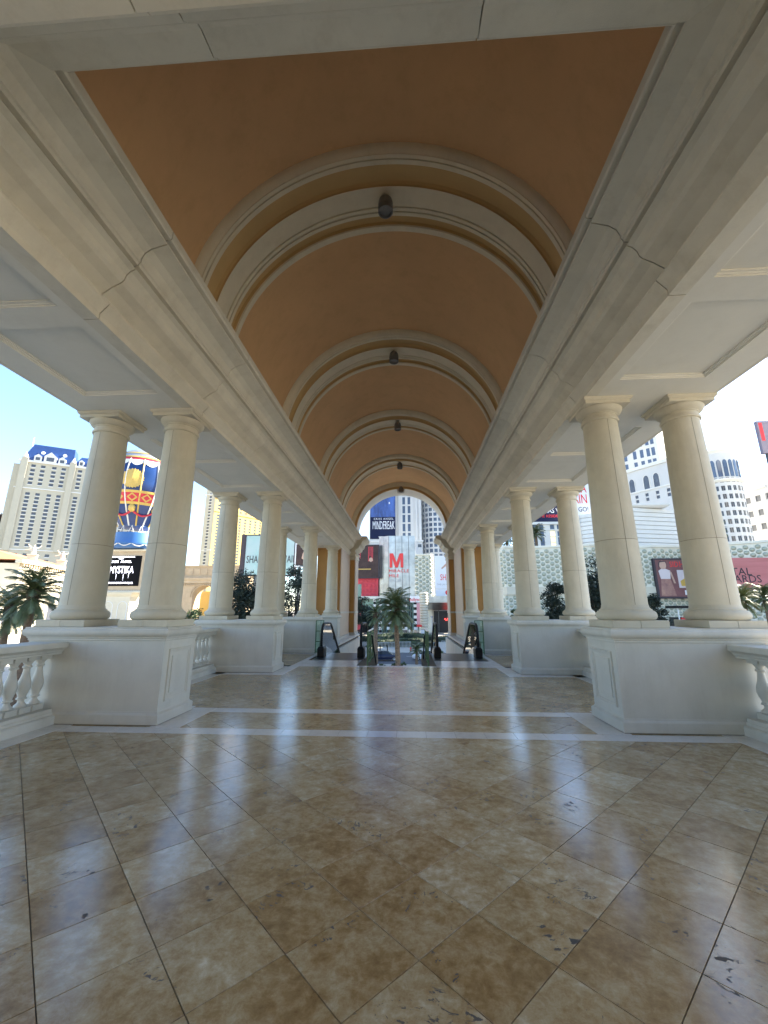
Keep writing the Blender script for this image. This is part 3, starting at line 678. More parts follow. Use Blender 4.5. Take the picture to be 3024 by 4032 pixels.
hedge(curve_pts([(1484,90),(1530,93),(1580,95),(1630,94),(1690,92)]), 1.6, 0.7, 'front low hedge of the plaza planting', 43)
hedge(curve_pts([(1730,104),(1760,110),(1800,112)]), 3.5, 1.1, 'short hedge to the right of the right escalator', 44)
tag(MB().add([(X(1465,106),88,G+.13),(X(1700,106),88,G+.13),(X(1700,106),126,G+.13),(X(1465,106),126,G+.13)], [(0,1,2,3)]).build('planting_bed', mat('planted_soil', (0.06,0.075,0.03), 0.9, 0.3, 1.0)), 'green ground cover between the hedges', kind='structure')

# ---- fences, bollards, hydrant, lamp post
M['fence'] = mat('pale_grey_metal', (0.45, 0.46, 0.48), 0.5, 0.1, 5)
def fence(p0, p1, h, n, label):
    e = empty('fence', (*p0, G+0.12), math.atan2(p1[1]-p0[1], p1[0]-p0[0]), label, 'fence', 'pale metal fences on the plaza'); L = math.hypot(p1[0]-p0[0], p1[1]-p0[1])
    for z in (0.15, h): MB().box(0, L, -0.03, 0.03, z-0.03, z+0.03).build('rail', 'fence', e)
    me = MB().box(-0.03, 0.03, -0.025, 0.025, 0, h).mesh('picket', 'fence')
    for i in range(n+1): put('picket', me, e, (L*i/n, 0, 0))
fence((X(1485,83),83), (X(1615,86),86), 1.3, 24, 'pale metal fence behind the road beside the tall palm')
fence((X(1575,132),132), (X(1668,128),128), 1.5, 20, 'pale metal fence at the edge of the shops')
fence((X(1735,90),90), (X(1790,88),88), 1.2, 10, 'pale metal fence right of the stair')
for i, px in enumerate((1497, 1525)):
    q = MB(); q.lathe([(0.10,0),(0.10,0.9),(0.13,0.92),(0.13,0.98),(0.06,1.05)], 12)
    tag(q.build('bollard', 'black', None, (X(px,80.5), 80.5, G+.12), smooth=40), 'black bollard by the kerb, %s of the two' % ['left','right'][i], 'bollard', 'black bollards by the kerb')
M['red'] = mat('red_paint', (0.62, 0.03, 0.03), 0.4, 0.05, 5)
q = MB(); q.lathe([(0.16,0),(0.16,0.05),(0.11,0.06),(0.11,0.55),(0.15,0.57),(0.13,0.68),(0.05,0.76)], 12); q.tube([(-0.2,0,0.42),(0.2,0,0.42)], 0.06, 8)
tag(q.build('fire_hydrant', 'red', None, (X(1615,81), 81, G+.12), smooth=40), 'red fire hydrant on the kerb by the young palm', 'hydrant')
lp = empty('street_lamp', (X(1700,95), 95, G+.12), 0, 'slim pale lamp post with flared head right of the stair', 'street lamp')
zt = Z(2427,95)-G
q = MB(); q.lathe([(0.16,0),(0.14,0.3),(0.09,0.4),(0.07,zt-0.6)], 10); q.build('post', 'fence', lp, smooth=40)
q = MB(); q.lathe([(0.07,zt-0.6),(0.10,zt-0.55),(0.38,zt-0.05),(0.40,zt),(0.1,zt+0.02)], 12); q.build('head', 'fence', lp, smooth=40)

# ---- cars
M['tyre'] = mat('tyre_rubber', (0.02,0.02,0.02), 0.8, 0); M['rim'] = mat('alloy', (0.6,0.6,0.62), 0.3, 0, metal=0.9)
M['carglass'] = mat('car_glass', (0.02,0.025,0.03), 0.08, 0); M['headlight'] = mat('headlight', (0.8,0.8,0.8), 0.1, 0); M['taillight'] = mat('taillight', (0.4,0.01,0.01), 0.2, 0)
def car(loc, rz, paint, label, L=4.7):
    e = empty('parked_car', loc, rz, label, 'car', 'cars on the road'); k = L/4.7
    stn = [(-2.32,0.45,0.70,0.72),(-2.25,0.32,0.82,0.82),(-1.6,0.24,0.93,0.89),(-0.6,0.22,0.95,0.91),(0.6,0.22,0.95,0.91),(1.2,0.24,0.92,0.90),(1.9,0.26,0.82,0.86),(2.25,0.32,0.72,0.78),(2.33,0.42,0.62,0.68)]
    rings = []
    for x, a, t, hw in stn: rings.append([(x*k,-hw*0.92,a),(x*k,-hw,a+0.14),(x*k,-hw*0.99,t-0.12),(x*k,-hw*0.88,t),(x*k,hw*0.88,t),(x*k,hw*0.99,t-0.12),(x*k,hw,a+0.14),(x*k,hw*0.92,a)])
    MB().rings(rings, True, True, True).build('body', paint, e, smooth=50)
    gs = [(-1.95,0.90,0.91,0.76,0.74),(-1.25,0.92,1.32,0.78,0.60),(-0.5,0.93,1.42,0.79,0.60),(0.35,0.93,1.38,0.79,0.60),(1.20,0.90,0.91,0.77,0.74)]
    rings = [[(x*k,-h0,z0),(x*k,-h1,z1),(x*k,h1,z1),(x*k,h0,z0)] for x, z0, z1, h0, h1 in gs]
    MB().rings(rings, False, False, False).build('window_glass', 'carglass', e, smooth=20)
    rings = [[(x*k,-h1-0.01,z1-0.02),(x*k,-h1+0.03,z1+0.02),(x*k,h1-0.03,z1+0.02),(x*k,h1+0.01,z1-0.02)] for x, z0, z1, h0, h1 in gs[1:4]]
    MB().rings(rings, False, False, False).build('roof', paint, e, smooth=40)
    for x in (-1.42, 1.42):
        for s in (-1, 1):
            t = empty('wheel', (x*k, s*0.80, 0.33)); t.parent = e
            a = MB(); a.lathe([(0.20,-0.11),(0.30,-0.115),(0.33,-0.09),(0.33,0.09),(0.30,0.115),(0.20,0.11)], 20); a.v = [(p[0], p[2], p[1]) for p in a.v]; a.build('tyre', 'tyre', t, smooth=40)
            a = MB(); a.lathe([(0.205,-0.10),(0.19,0.118*1),(0.05,0.10)], 20)
            for j in range(5):
                c, s2 = math.cos(j*1.2566), math.sin(j*1.2566); a.tube([(0.04*c,0.04*s2,0.11),(0.19*c,0.19*s2,0.118)], 0.022, 5)
            a.v = [(p[0], p[2]*s, p[1]) for p in a.v]; a.build('rim', 'rim', t, smooth=40)
    for s in (-1, 1):
        MB().rect(2.16*k, 2.30*k, s*0.60-0.14, s*0.60+0.14, [(0,0.56),(0,0.66)]).build('headlight', 'headlight', e)
        MB().rect(-2.33*k, -2.24*k, s*0.60-0.14, s*0.60+0.14, [(0,0.62),(0,0.74)]).build('taillight', 'taillight', e)
    return e
car((X(1517,66.5), 66.5, G+.002), 0, mat('dark_blue_car_paint', (0.012,0.018,0.045), 0.2, 0), 'dark blue car on the road left of the tall palm', 4.6)
car((X(1676,67.5), 67.5, G+.002), PI, mat('silver_car_paint', (0.55,0.57,0.60), 0.25, 0), 'silver car half hidden behind the right stair railing', 4.6)

# ---- a person walking on the plaza
def person(loc, label):
    e = empty('person', loc, 0.3, label, 'person')
    V = [(0,0,0.95),(0,0,1.15),(0,0.0,1.42),(0,0,1.52),(0.0,0.02,1.68),(0.0,0,1.78), (0.09,0.02,0.90),(0.11,0.14,0.50),(0.11,0.02,0.08),(0.11,0.16,0.03), (-0.09,-0.02,0.90),(-0.11,-0.06,0.50),(-0.11,-0.30,0.12),(-0.11,-0.20,0.03), (0.19,0,1.40),(0.24,-0.10,1.13),(0.23,0.02,0.90),(-0.19,0,1.40),(-0.24,0.06,1.13),(-0.22,0.20,0.94)]
    E_ = [(0,1),(1,2),(2,3),(3,4),(4,5),(0,6),(6,7),(7,8),(8,9),(0,10),(10,11),(11,12),(12,13),(2,14),(14,15),(15,16),(2,17),(17,18),(18,19)]
    rad = [.15,.14,.16,.06,.10,.07,.09,.065,.045,.04,.09,.065,.045,.04,.065,.045,.03,.065,.045,.03]
    me = D.meshes.new('body'); me.from_pydata(V, E_, [])
    o = put('body', me, e); sk = o.modifiers.new('skin', 'SKIN'); o.modifiers.new('sub', 'SUBSURF').levels = 1
    for i, r_ in enumerate(rad): me.skin_vertices[0].data[i].radius = (r_, r_*0.8)
    me.skin_vertices[0].data[0].use_root = True
    me.materials.append(mat('pale_grey_clothes', (0.45,0.45,0.47), 0.8, 0))
    q = MB(); q.lathe([(0.02,1.62),(0.085,1.64),(0.10,1.72),(0.08,1.80),(0.02,1.825)], 10, 0, -0.015); q.build('hair', 'black', e, smooth=60)
    q = MB(); q.rings([[(0.19*math.cos(a),0.14*math.sin(a),z) for a in [i*PI/6 for i in range(12)]] for z in (0.93,1.1,1.3,1.44)], True); q.build('shirt', 'white', e, smooth=60)
    return e
person((X(1611,136), 136, G+.12), 'person in white top walking on the plaza before the shops')

# ================================================================ BUILDINGS BEYOND
M['hotel'] = mat('pale_hotel_stone', (0.50, 0.46, 0.355), 0.8, 0.06, 0.06)
M['gold'] = mat('sunlit_gold_hotel_stone', (0.62, 0.44, 0.14), 0.8, 0.06, 0.06)  # yellower copy of the hotel stone, golden sunlight put into the colour
M['trim'] = mat('white_trim', (0.72, 0.71, 0.67), 0.7, 0.04, 0.3)
M['hwin'] = mat('dark_window_glass', (0.05, 0.055, 0.07), 0.15, 0.3, 0.4, col2=(0.12,0.13,0.15))
M['bluewin'] = mat('blue_window_glass', (0.10, 0.14, 0.22), 0.12, 0.2, 0.3)
M['litwin'] = mat('lit_window', (0.7,0.6,0.2), 0.4, 0, emit=(1.0,0.8,0.25), estr=0.5)
M['blueroof'] = mat('blue_slate_roof', (0.012, 0.05, 0.19), 0.6, 0.12, 0.4)
M['pearl'] = mat('pale_tower_concrete', (0.60, 0.60, 0.59), 0.8, 0.05, 0.08)
M['beige'] = mat('beige_carved_stone', (0.52, 0.41, 0.28), 0.8, 0.1, 0.5, 0.2, 3)
M['tile'] = mat('orange_roof_tile', (0.45, 0.21, 0.10), 0.8, 0.15, 1.0)
M['cream'] = mat('cream_stucco', (0.66, 0.60, 0.47), 0.8, 0.06, 0.4)
M['silver'] = mat('silver_metal_panel', (0.50, 0.50, 0.50), 0.33, 0.25, 0.22, 0.25, 0.35, metal=0.9)
M['dotwall'] = mat('pale_metal_wall', (0.74, 0.71, 0.60), 0.45, 0.06, 0.3)
M['dome'] = mat('green_grey_dome', (0.36, 0.38, 0.29), 0.3, 0.2, 0.25, metal=0.25, col2=(0.46,0.46,0.37))
M['navy'] = mat('navy_billboard', (0.012,0.018,0.055), 0.7, 0.1, 0.2, spec=0.2); M['plum'] = mat('plum_billboard', (0.085,0.055,0.05), 0.55, 0.3, 0.3, col2=(0.035,0.022,0.022), spec=0.2); M['maroon'] = mat('maroon_poster', (0.24,0.11,0.11), 0.55, 0.3, 0.4, col2=(0.14,0.07,0.07), spec=0.2); M['greyboard'] = mat('grey_purple_sign', (0.22,0.19,0.24), 0.55, 0.1, 0.4)
M['redwall'] = mat('red_panel', (0.62, 0.035, 0.06), 0.45, 0.15, 0.6); M['redletter'] = mat('red_letter', (0.72,0.03,0.03), 0.4, 0)
M['teal'] = mat('teal_billboard', (0.24,0.47,0.46), 0.5, 0.08, 0.08, col2=(0.42,0.50,0.52)); M['ink'] = mat('dark_ink', (0.04,0.03,0.04), 0.6, 0)
M['whiteboard'] = mat('white_poster', (0.74,0.76,0.80), 0.5, 0.03, 0.2); M['greyletter'] = mat('grey_letter', (0.40,0.40,0.42), 0.5, 0)
M['screen'] = mat('black_led_screen', (0.006,0.006,0.007), 0.8, 0, spec=0.1); M['glow'] = mat('lit_letters', (0.8,0.8,0.9), 0.5, 0, emit=(0.85,0.85,1.0), estr=0.9)
M['pink'] = mat('pink_banner', (0.60,0.21,0.22), 0.5, 0.2, 0.25, streak=(0.2,0.2,3.0), col2=(0.42,0.13,0.12)); M['yellow'] = mat('gold_paint', (0.62,0.42,0.10), 0.45, 0.1, 1)
M['dark'] = mat('dark_shop_interior', (0.012,0.012,0.014), 0.5, 0.2, 0.5); M['tealglass'] = mat('green_shop_glass', (0.16,0.30,0.26), 0.15, 0.2, 0.4)
M['skin'] = mat('printed_skin', (0.50,0.33,0.25), 0.6, 0); M['bluepoly'] = mat('blue_poster_print', (0.06,0.14,0.46), 0.5, 0.8, 0.30, streak=(1,1,0.35), col2=(0.008,0.015,0.06)); M['neon'] = mat('red_neon', (0.8,0.05,0.05), 0.5, 0, emit=(1,0.06,0.05), estr=0.8)

def flatmap(A, B):
    d = Vector((B[0]-A[0], B[1]-A[1], 0)); L = d.length; d.normalize(); nn = Vector((-d.y, d.x, 0))   # nn points away from the viewer
    return (lambda u, z, q: Vector((d.x*u + nn.x*q, d.y*u + nn.y*q, z))), L
def cylmap(rad, a0, a1):                # centre at the root, u runs along the arc
    L = rad*(a1-a0)
    return (lambda u, z, q: Vector(((rad-q)*math.cos(a0+u/rad), (rad-q)*math.sin(a0+u/rad), z))), L
def gridwall(mb, f, us, zs, hole, rec=0.3, mi=0):
    us = sorted(set(round(u,4) for u in us)); zs = sorted(set(round(z,4) for z in zs))
    for i in range(len(us)-1):
        for j in range(len(zs)-1):
            u0, u1, z0, z1 = us[i], us[i+1], zs[j], zs[j+1]
            if hole((u0+u1)/2, (z0+z1)/2):
                A_ = [f(u0,z0,0), f(u1,z0,0), f(u1,z1,0), f(u0,z1,0)]; B_ = [f(u0,z0,rec), f(u1,z0,rec), f(u1,z1,rec), f(u0,z1,rec)]
                mb.rings([A_, B_], True, mi=mi)
            else: mb.add([f(u0,z0,0), f(u1,z0,0), f(u1,z1,0), f(u0,z1,0)], [(0,1,2,3)], mi)
def windows(e, f, cols, rows, ww, wh, m, rec=0.3, name='window', lim=290, sill=None, mm=None):
    k = 0; shared = {}
    def share(q, mt, nm, o):
        key = (nm, mt) + tuple(round(x,3) for v in q.v for x in v)
        if key not in shared: shared[key] = q.mesh(nm, mt, recalc=False)
        return shared[key]
    for c in cols:
        for r in rows:
            if k >= lim: return
            vs = [f(c-ww/2,r-wh/2,rec-0.02), f(c+ww/2,r-wh/2,rec-0.02), f(c+ww/2,r+wh/2,rec-0.02), f(c-ww/2,r+wh/2,rec-0.02)]
            o = vs[0]; q = MB(); q.add([v-o for v in vs], [(0,1,2,3)])
            wo_ = put(name, share(q, (mm(k) if mm else m), name, o), e, o); k += 1
            if sill:
                a = [f(c+sx_*(ww/2+0.2), r-wh/2-sill, qq)-o for sx_, qq in ((-1,-0.18),(1,-0.18),(1,0.0),(-1,0.0))]
                q = MB(); q.rings([a, [v+Vector((0,0,sill*0.98)) for v in a]], True, True, True)
                put('sill', share(q, 'trim', 'sill', o), wo_)
def building(name, A, B, z1, depth, wallm, cols, rows, ww, wh, label, cat='building', group=None, winm='hwin', rec=0.35, sill=None, bands=(), bandm='trim', z0=G, lim=290, mm=None, skip=None):
    e = empty(name, (A[0], A[1], 0), 0, label, cat, group); f, L = flatmap(A, B); mb = MB()
    us = [0, L] + [c+s*ww/2 for c in cols for s in (-1,1)]; zs = [z0, z1] + [r+s*wh/2 for r in rows for s in (-1,1)]
    def hole(u, z): return any(abs(u-c) < ww/2 for c in cols) and any(abs(z-r) < wh/2 for r in rows)
    gridwall(mb, f, us, zs, hole, rec)
    p = [f(0,z0,0), f(L,z0,0), f(L,z0,depth), f(0,z0,depth)]; t = [Vector((v.x,v.y,z1)) for v in p]
    mb.add(p+t, [(1,2,6,5),(2,3,7,6),(3,0,4,7),(4,5,6,7)])
    mb.build('wall', wallm, e, recalc=False)
    windows(e, f, cols, rows, ww, wh, winm, rec, sill=sill, lim=lim, mm=mm)
    for (z, h, d) in bands:
        q = MB(); a = [f(-d,z,-d), f(L+d,z,-d), f(L+d,z,0.3), f(-d,z,0.3)]; q.rings([a, [v+Vector((0,0,h)) for v in a]], True, True, True); q.build('cornice', bandm, e)
    return e, f, L
def fbox(e, f, u0, u1, z0, z1, q0, q1, m, name):
    q = MB(); a = [f(u0,z0,q0), f(u1,z0,q0), f(u1,z0,q1), f(u0,z0,q1)]; q.rings([a, [v+Vector((0,0,z1-z0)) for v in a]], True, True, True); return q.build(name, m, e)

# ---- left: white hotel wing with blue mansard
A = (-319, 300); dr = Vector((0.87, 0.50)); B = (A[0]+dr.x*92, A[1]+dr.y*92)
colsu = [9, 15.5, 23, 29.5] + [41, 47.5, 54] + [64, 70.5, 77, 84]
rows_main = [53+3.25*i for i in range(14)]; rows_top = [104.5, 108, 112, 115.5, 119.5]; rows_low = [37, 40.5, 45]
e, f, L = building('hotel_wing', A, B, 124, 24, 'hotel', colsu, rows_low+rows_main+rows_top, 3.0, 2.3, 'tall white hotel wing under a blue mansard roof at the far left', 'hotel', sill=0.55,
    bands=((48.6,0.7,0.5),(99.6,0.8,0.6),(122.3,1.6,1.0)))
for u in (3.0, 35.5, 59.5): fbox(e, f, u-2.2, u+2.2, 48, 126, -1.3, -0.01, 'hotel', 'buttress')
for u in (3.0, 35.5): 
    q = MB(); c = f(u, 126, -0.4); q.lathe([(1.6,126),(1.7,127),(1.0,128.5),(0.3,130.5)], 10, c.x, c.y); q.build('finial', 'trim', e, smooth=40)
def mansard(u0, u1, z0, z1, ins, q1=22):
    q = MB(); a = [f(u0,z0,0.2), f(u1,z0,0.2), f(u1,z0,q1), f(u0,z0,q1)]; t = [f(u0+ins,z1,ins), f(u1-ins*0.3,z1,ins), f(u1-ins*0.3,z1,q1-ins), f(u0+ins,z1,q1-ins)]
    q.rings([a, t], True, True, True); q.build('mansard_roof', 'blueroof', e)
mansard(0.5, 35.5, 124, 140, 5.0); mansard(35.7, 92, 124, 133.5, 4.0)
def dormer(u, w_, z0, h, arch=True):
    d = fbox(e, f, u-w_/2, u+w_/2, z0, z0+h, -0.5, 3.5, 'trim', 'dormer'); 
    q = MB(); o = [f(u-w_/2-0.3,z0+h,-0.7), f(u+w_/2+0.3,z0+h,-0.7), f(u,z0+h+w_*0.5,-0.7)]; b2 = [f(u-w_/2-0.3,z0+h,3), f(u+w_/2+0.3,z0+h,3), f(u,z0+h+w_*0.5,3)]
    q.rings([o, b2], True, True, True); q.build('dormer_gable', 'trim', e)
    q = MB(); q.add([f(u-w_*0.3,z0+0.5,-0.53), f(u+w_*0.3,z0+0.5,-0.53), f(u+w_*0.3,z0+h-0.5,-0.53), f(u-w_*0.3,z0+h-0.5,-0.53)], [(0,1,2,3)]); q.build('dormer_window', 'hwin', e, recalc=False)
for u in (11, 27.5): dormer(u, 5.0, 124.2, 3.6)
dormer(19.3, 8.5, 124.2, 4.6)
for u in (41, 47.5, 54, 64, 70.5, 77): dormer(u, 3.4, 124.2, 4.0)
for u in (13, 28):
    q = MB(); c = f(u, 132.5, 2.3); q.lathe([(1.5,-0.2),(1.5,0.0),(0.8,0.1)], 14); q.v = [(c.x+p[0]*0.87+p[2]*0.5, c.y+p[0]*0.5-p[2]*0.87, c.z+p[1]) for p in q.v]; q.build('oculus', 'trim', e)
fbox(e, f, -5, 0, G, 121, 4, 20, 'hotel', 'side_return')
fbox(e, f, 2.6, 3.4, 139, 147, 8, 8.8, 'trim', 'mast')

# ---- golden sunlit wing of the same hotel, farther away
A = (X(764,395), 395); B = (X(803,392), 392)
cu = flatmap(A, B)[1]
e, f, L = building('hotel_pavilion', A, B, 126, 20, 'hotel', [cu*0.5], [44+3.25*i for i in range(24)], 3.0, 2.2, 'narrow shaded corner pavilion of the far hotel wing', 'hotel', sill=0.5, bands=((60,0.7,0.5),(118,0.8,0.6)))
A = (X(804,392), 392); dr = Vector((0.60, 0.80)); B = (A[0]+dr.x*78, A[1]+dr.y*78)
colsu = [4.5+6.2*i for i in range(12)]
e, f, L = building('golden_hotel_wing', A, B, 116, 20, 'gold', colsu, [33.5, 37] + [46+3.15*i for i in range(17)] + [103.5, 107, 111.5], 2.6, 2.0, 'yellow sunlit hotel wing with rows of small windows', 'hotel', bands=((40.5,0.7,0.5),(100.2,0.8,0.6),(114.6,1.4,0.9)), bandm='gold', lim=295)
mansard(0.3, 30, 116, 126, 4.0, 19)
for u in (5, 11, 17): dormer(u, 3.6, 116.2, 4.0)

# ---- dark building edge at far left
e, f, L = building('dark_tower', (-352,300), (-331,305), 79, 25, 'plum', [4+5*i for i in range(4)], [10+4*i for i in range(16)], 3.6, 2.6, 'dark glass building at the left edge behind the hotel', winm='bluewin', bands=((78,1.6,0.5),))

# ---- hot-air-balloon sign on its marquee
bx0 = X(545,120,2090); bz = {'c': Z(1928,120)}
bl = empty('balloon_sign', (-84.2, 120, Z(2158,120)), 0, 'huge blue and gold hot-air balloon sign with red band above the black screen', 'sign')
zb = Z(2158,120); zt = Z(1757,120)-zb; Rb = 10.6
z0e = Z(2069,120)-zb; H = zt - z0e
def tp(py): return (Z(py,120)-zb-z0e)/H
def br(t):                      # radius of the envelope, t from 0 (throat) to 1 (top)
    if t < 0.5: return 4.6 + (Rb-4.6)*math.sin(t/0.5*PI/2)**1.05
    return Rb*math.sqrt(max(0, 1-((t-0.5)/0.5)**2.3))
M['balloonblue'] = mat('balloon_blue', (0.010, 0.045, 0.18), 0.3, 0.15, 0.3); M['skyblue'] = mat('skirt_blue', (0.035,0.14,0.38), 0.45, 0.1, 0.3)
M['silverdome'] = mat('dome_metal', (0.55,0.57,0.58), 0.3, 0.2, 0.4, metal=0.6)
def band(t0, t1, m, name, off=0.0, n=8): 
    q = MB(); q.lathe([(br(t0+(t1-t0)*i/n)+off, z0e+H*(t0+(t1-t0)*i/n)) for i in range(n+1)], 48, cap=False); return q.build(name, m, bl, smooth=40, recalc=False)
band(0.0, tp(1817), 'balloonblue', 'envelope', 0, 24); q = MB(); q.lathe([(0.1,z0e+0.3),(4.7,z0e+0.3),(4.7,z0e+0.05),(0.1,z0e+0.05)], 40); q.build('throat', 'skyblue', bl); band(tp(1817), 0.999, 'silverdome', 'crown', 0, 16)
t0_, t1_ = tp(1990), tp(1954)
band(t0_, t1_, 'redwall', 'red_band', 0.16, 4)
for a_, b_ in ((t0_-0.02, t0_+0.008), (t1_-0.008, t1_+0.02)): band(a_, b_, 'yellow', 'band_edge', 0.24, 2)
band(tp(1819), tp(1813), 'yellow', 'crown_ring', 0.25, 2); band(tp(1797), tp(1793), 'yellow', 'crown_ring', 0.15, 2); band(tp(1832), tp(1819), 'redwall', 'scallop_band', 0.12, 2)
def onb(a, t, off): r = br(t)+off; return Vector((r*math.cos(a), r*math.sin(a), z0e+H*t))
nr = 16
for i in range(nr):
    a = -PI/2 + (i+0.5)*2*PI/nr
    q = MB(); q.tube([onb(a, j/20*tp(1826), 0.08) for j in range(21)], 0.22, 5); q.build('gore_rib', 'yellow' if i % 2 else 'trim', bl, smooth=40)
for i in range(nr):
    a = -PI/2 + i*2*PI/nr
    q = MB(); pts = [onb(a + (j/10-0.5)*2*PI/nr, tp(1838) - 0.05*math.sin(PI*j/10), 0.14) for j in range(11)]; top_ = [onb(a + (j/10-0.5)*2*PI/nr, tp(1829), 0.14) for j in range(11)]
    q.rings([pts, top_], False); q.build('scallop', 'trim', bl, recalc=False)
    tm = (t0_+t1_)/2; th_ = (t1_-t0_)*0.42
    for k_, (da, dt, m_, of) in enumerate(((0.15, th_, 'yellow', 0.24), (0.09, th_*0.6, 'redwall', 0.28))):
        q = MB(); q.add([onb(a-da,tm,of), onb(a,tm-dt,of), onb(a+da,tm,of), onb(a,tm+dt,of)], [(0,1,2,3)]); q.build('diamond', m_, bl, recalc=False)
for a in (-PI/2+0.36, -PI/2-1.0):       # sun faces
    c = onb(a, tp(1905), 0.25); nrm = Vector((math.cos(a), math.sin(a), 0)); tx = Vector((-math.sin(a), math.cos(a), 0))
    q = MB(); ring = []
    for j in range(48):
        r_ = 3.1 if j % 2 else 2.75; ring.append(c + tx*r_*math.cos(j*PI/24) + Vector((0,0,1))*r_*math.sin(j*PI/24) - nrm*(0.9*abs(math.cos(j*PI/24))*0.6))
    q.add([c+nrm*0.4]+ring, [(0,1+j,1+(j+1)%48) for j in range(48)]); q.build('sun_emblem', 'yellow', bl, recalc=False)
for i in range(8):                      # swags
    a0_ = -PI/2 + (i-0.5)*2*PI/8
    q = MB(); q.tube([onb(a0_ + j/10*2*PI/8, tp(2018)-0.05*math.sin(PI*j/10), 0.35) for j in range(11)], 0.32, 6); q.build('red_swag', 'redwall', bl, smooth=60)
    q = MB(); c = onb(a0_, tp(2010), 0.3); q.lathe([(0.2,-1.2),(0.9,-0.6),(1.0,0.4),(0.5,1.2),(0.1,1.5)], 8); q.shift(c.x, c.y, c.z); q.build('mask', 'yellow', bl, smooth=60)
zk = Z(2094,120)-zb; zm = Z(2137,120)-zb
q = MB(); q.lathe([(6.0,0.15),(6.2,0.5),(6.9,zm-0.4),(6.9,zm),(5.4,zm+0.15),(5.2,zk-0.1),(5.0,zk),(0.1,zk+0.02)], 40); q.build('skirt', 'skyblue', bl, smooth=30)
for i in range(24):
    a = i*2*PI/24; sg_ = 0.13*(1 if i % 2 else -1); q = MB(); q.tube([(5.1*math.cos(a),5.1*math.sin(a),zk-0.05),(4.75*math.cos(a+sg_),4.75*math.sin(a+sg_),z0e+0.1)], 0.10, 4); q.build('cable', 'trim', bl)
for i in range(12):
    a0_ = i*2*PI/12; q = MB(); q.tube([(6.75*math.cos(a0_+j/8*2*PI/12), 6.75*math.sin(a0_+j/8*2*PI/12), zm-0.3-0.8*math.sin(PI*j/8)) for j in range(9)], 0.14, 5); q.build('garland', 'trim', bl)
mq = empty('marquee', (-85.3, 120, G), 0, 'rope-framed marquee with black screen on a stone pier under the balloon', 'sign')
zs0, zs1 = Z(2332,120)-G, Z(2160,120)-G
MB().box(-7.5, 7.5, -2.2, 2.2, zs0, zs1).build('housing', 'beige', mq)
for (x0, x1, z0_, z1_) in ((-7.6,7.6,zs0+0.2,zs0+0.2),(-7.6,7.6,zs1-0.2,zs1-0.2),(-7.6,-7.6,zs0,zs1),(7.6,7.6,zs0,zs1)):
    n_ = 40; q = MB(); q.tube([(x0+(x1-x0)*i/n_, -2.4, z0_+(z1_-z0_)*i/n_) for i in range(n_+1)], [0.42 if i % 2 else 0.33 for i in range(n_+1)], 8); q.build('rope_border', 'cream', mq, smooth=60)
MB().box(-6.6, 6.0, -2.35, -2.21, zs0+1.9, zs1-1.9).build('screen', 'screen', mq)
zc_ = (zs0+zs1)/2
text('AMYSTIKA', 3.0, 'glow', mq, (-0.35,-2.42,zc_+0.2), 0, 0.02, 0.62); text('CRISS  ANGEL', 0.95, 'glow', mq, (-0.3,-2.42,zc_+2.7), 0, 0.02, 1.15)
text('THE NEW MINDFREAK PREQUEL', 0.68, 'glow', mq, (-0.3,-2.42,zc_-3.6), 0, 0.02, 0.95); text('PRESENT', 0.4, 'glow', mq, (-0.3,-2.42,zc_+3.6), 0, 0.02); text('FRANCO DRAGONE & CRISS ANGEL', 0.55, 'glow', mq, (-0.3,-2.42,zc_+4.15), 0, 0.02, 0.95)
for i, x in enumerate((-3.3,-1.2,1.0,2.6)):
    q = MB(); q.prism([(x,zc_-1.0),(x+0.12,zc_-1.0),(x+0.06,zc_-2.3-0.4*(i%3))], 'y', -2.43, -2.41); q.build('drip', 'glow', mq)
MB().rect(-4.2, 4.2, -2.4, 2.4, [(0.5,0),(0.5,1.0),(0,1.2),(0,zs0-1.2),(0.6,zs0-0.5),(0.8,zs0)]).build('pier', 'cream', mq)
for x in (-2.2, 2.2):
    q = MB(); q.tube([(x-1.4,-2.42,1.6),(x-1.4,-2.42,zs0-4)] + [(x-1.4*math.cos(j*PI/10),-2.42,zs0-4+1.4*math.sin(j*PI/10)) for j in range(1,10)] + [(x+1.4,-2.42,zs0-4),(x+1.4,-2.42,1.6)], 0.13, 6); q.build('arch_moulding', 'trim', mq)

# ---- arched beige facade
def arch_front(e, x0, x1, z0, z1, cx, r, spring, y0, y1, m, name='front'):
    q = MB(); n = 20
    arc_ = [(cx-r*math.cos(PI*i/n), spring+r*math.sin(PI*i/n)) for i in range(n+1)]
    q.box(x0, cx-r, y0, y1, z0, spring); q.box(cx+r, x1, y0, y1, z0, spring)
    for i in range(n):
        (a, za), (b_, zb_) = arc_[i], arc_[i+1]
        q.add([(a,y0,za),(b_,y0,zb_),(b_,y0,z1),(a,y0,z1),(a,y1,za),(b_,y1,zb_),(b_,y1,z1),(a,y1,z1)], [(0,1,2,3),(5,4,7,6),(0,4,5,1)])
    q.box(x0, cx-r, y0, y1, spring+0.001, z1); q.box(cx+r, x1, y0, y1, spring+0.001, z1)
    return q.build(name, m, e, recalc=False)
ab = empty('arched_facade', (X(797,150), 150, G), 0, 'beige carved stone facade with a big arch, right of the balloon sign', 'building')
zt = Z(2222,150)-G
arch_front(ab, -16, 16, 0, zt-6.8, 0, 4.4, Z(2350,150)-G, 0, 6, 'beige')
MB().rect(-16, 16, 0, 6, [(0,zt-6.8),(0.5,zt-6.6),(0.5,zt-5.8),(0.9,zt-5.2),(0.9,zt-4.6),(0,zt-4.4),(0,zt-4.0),(-0.3,zt-4.0)]).build('cornice', 'beige', ab)
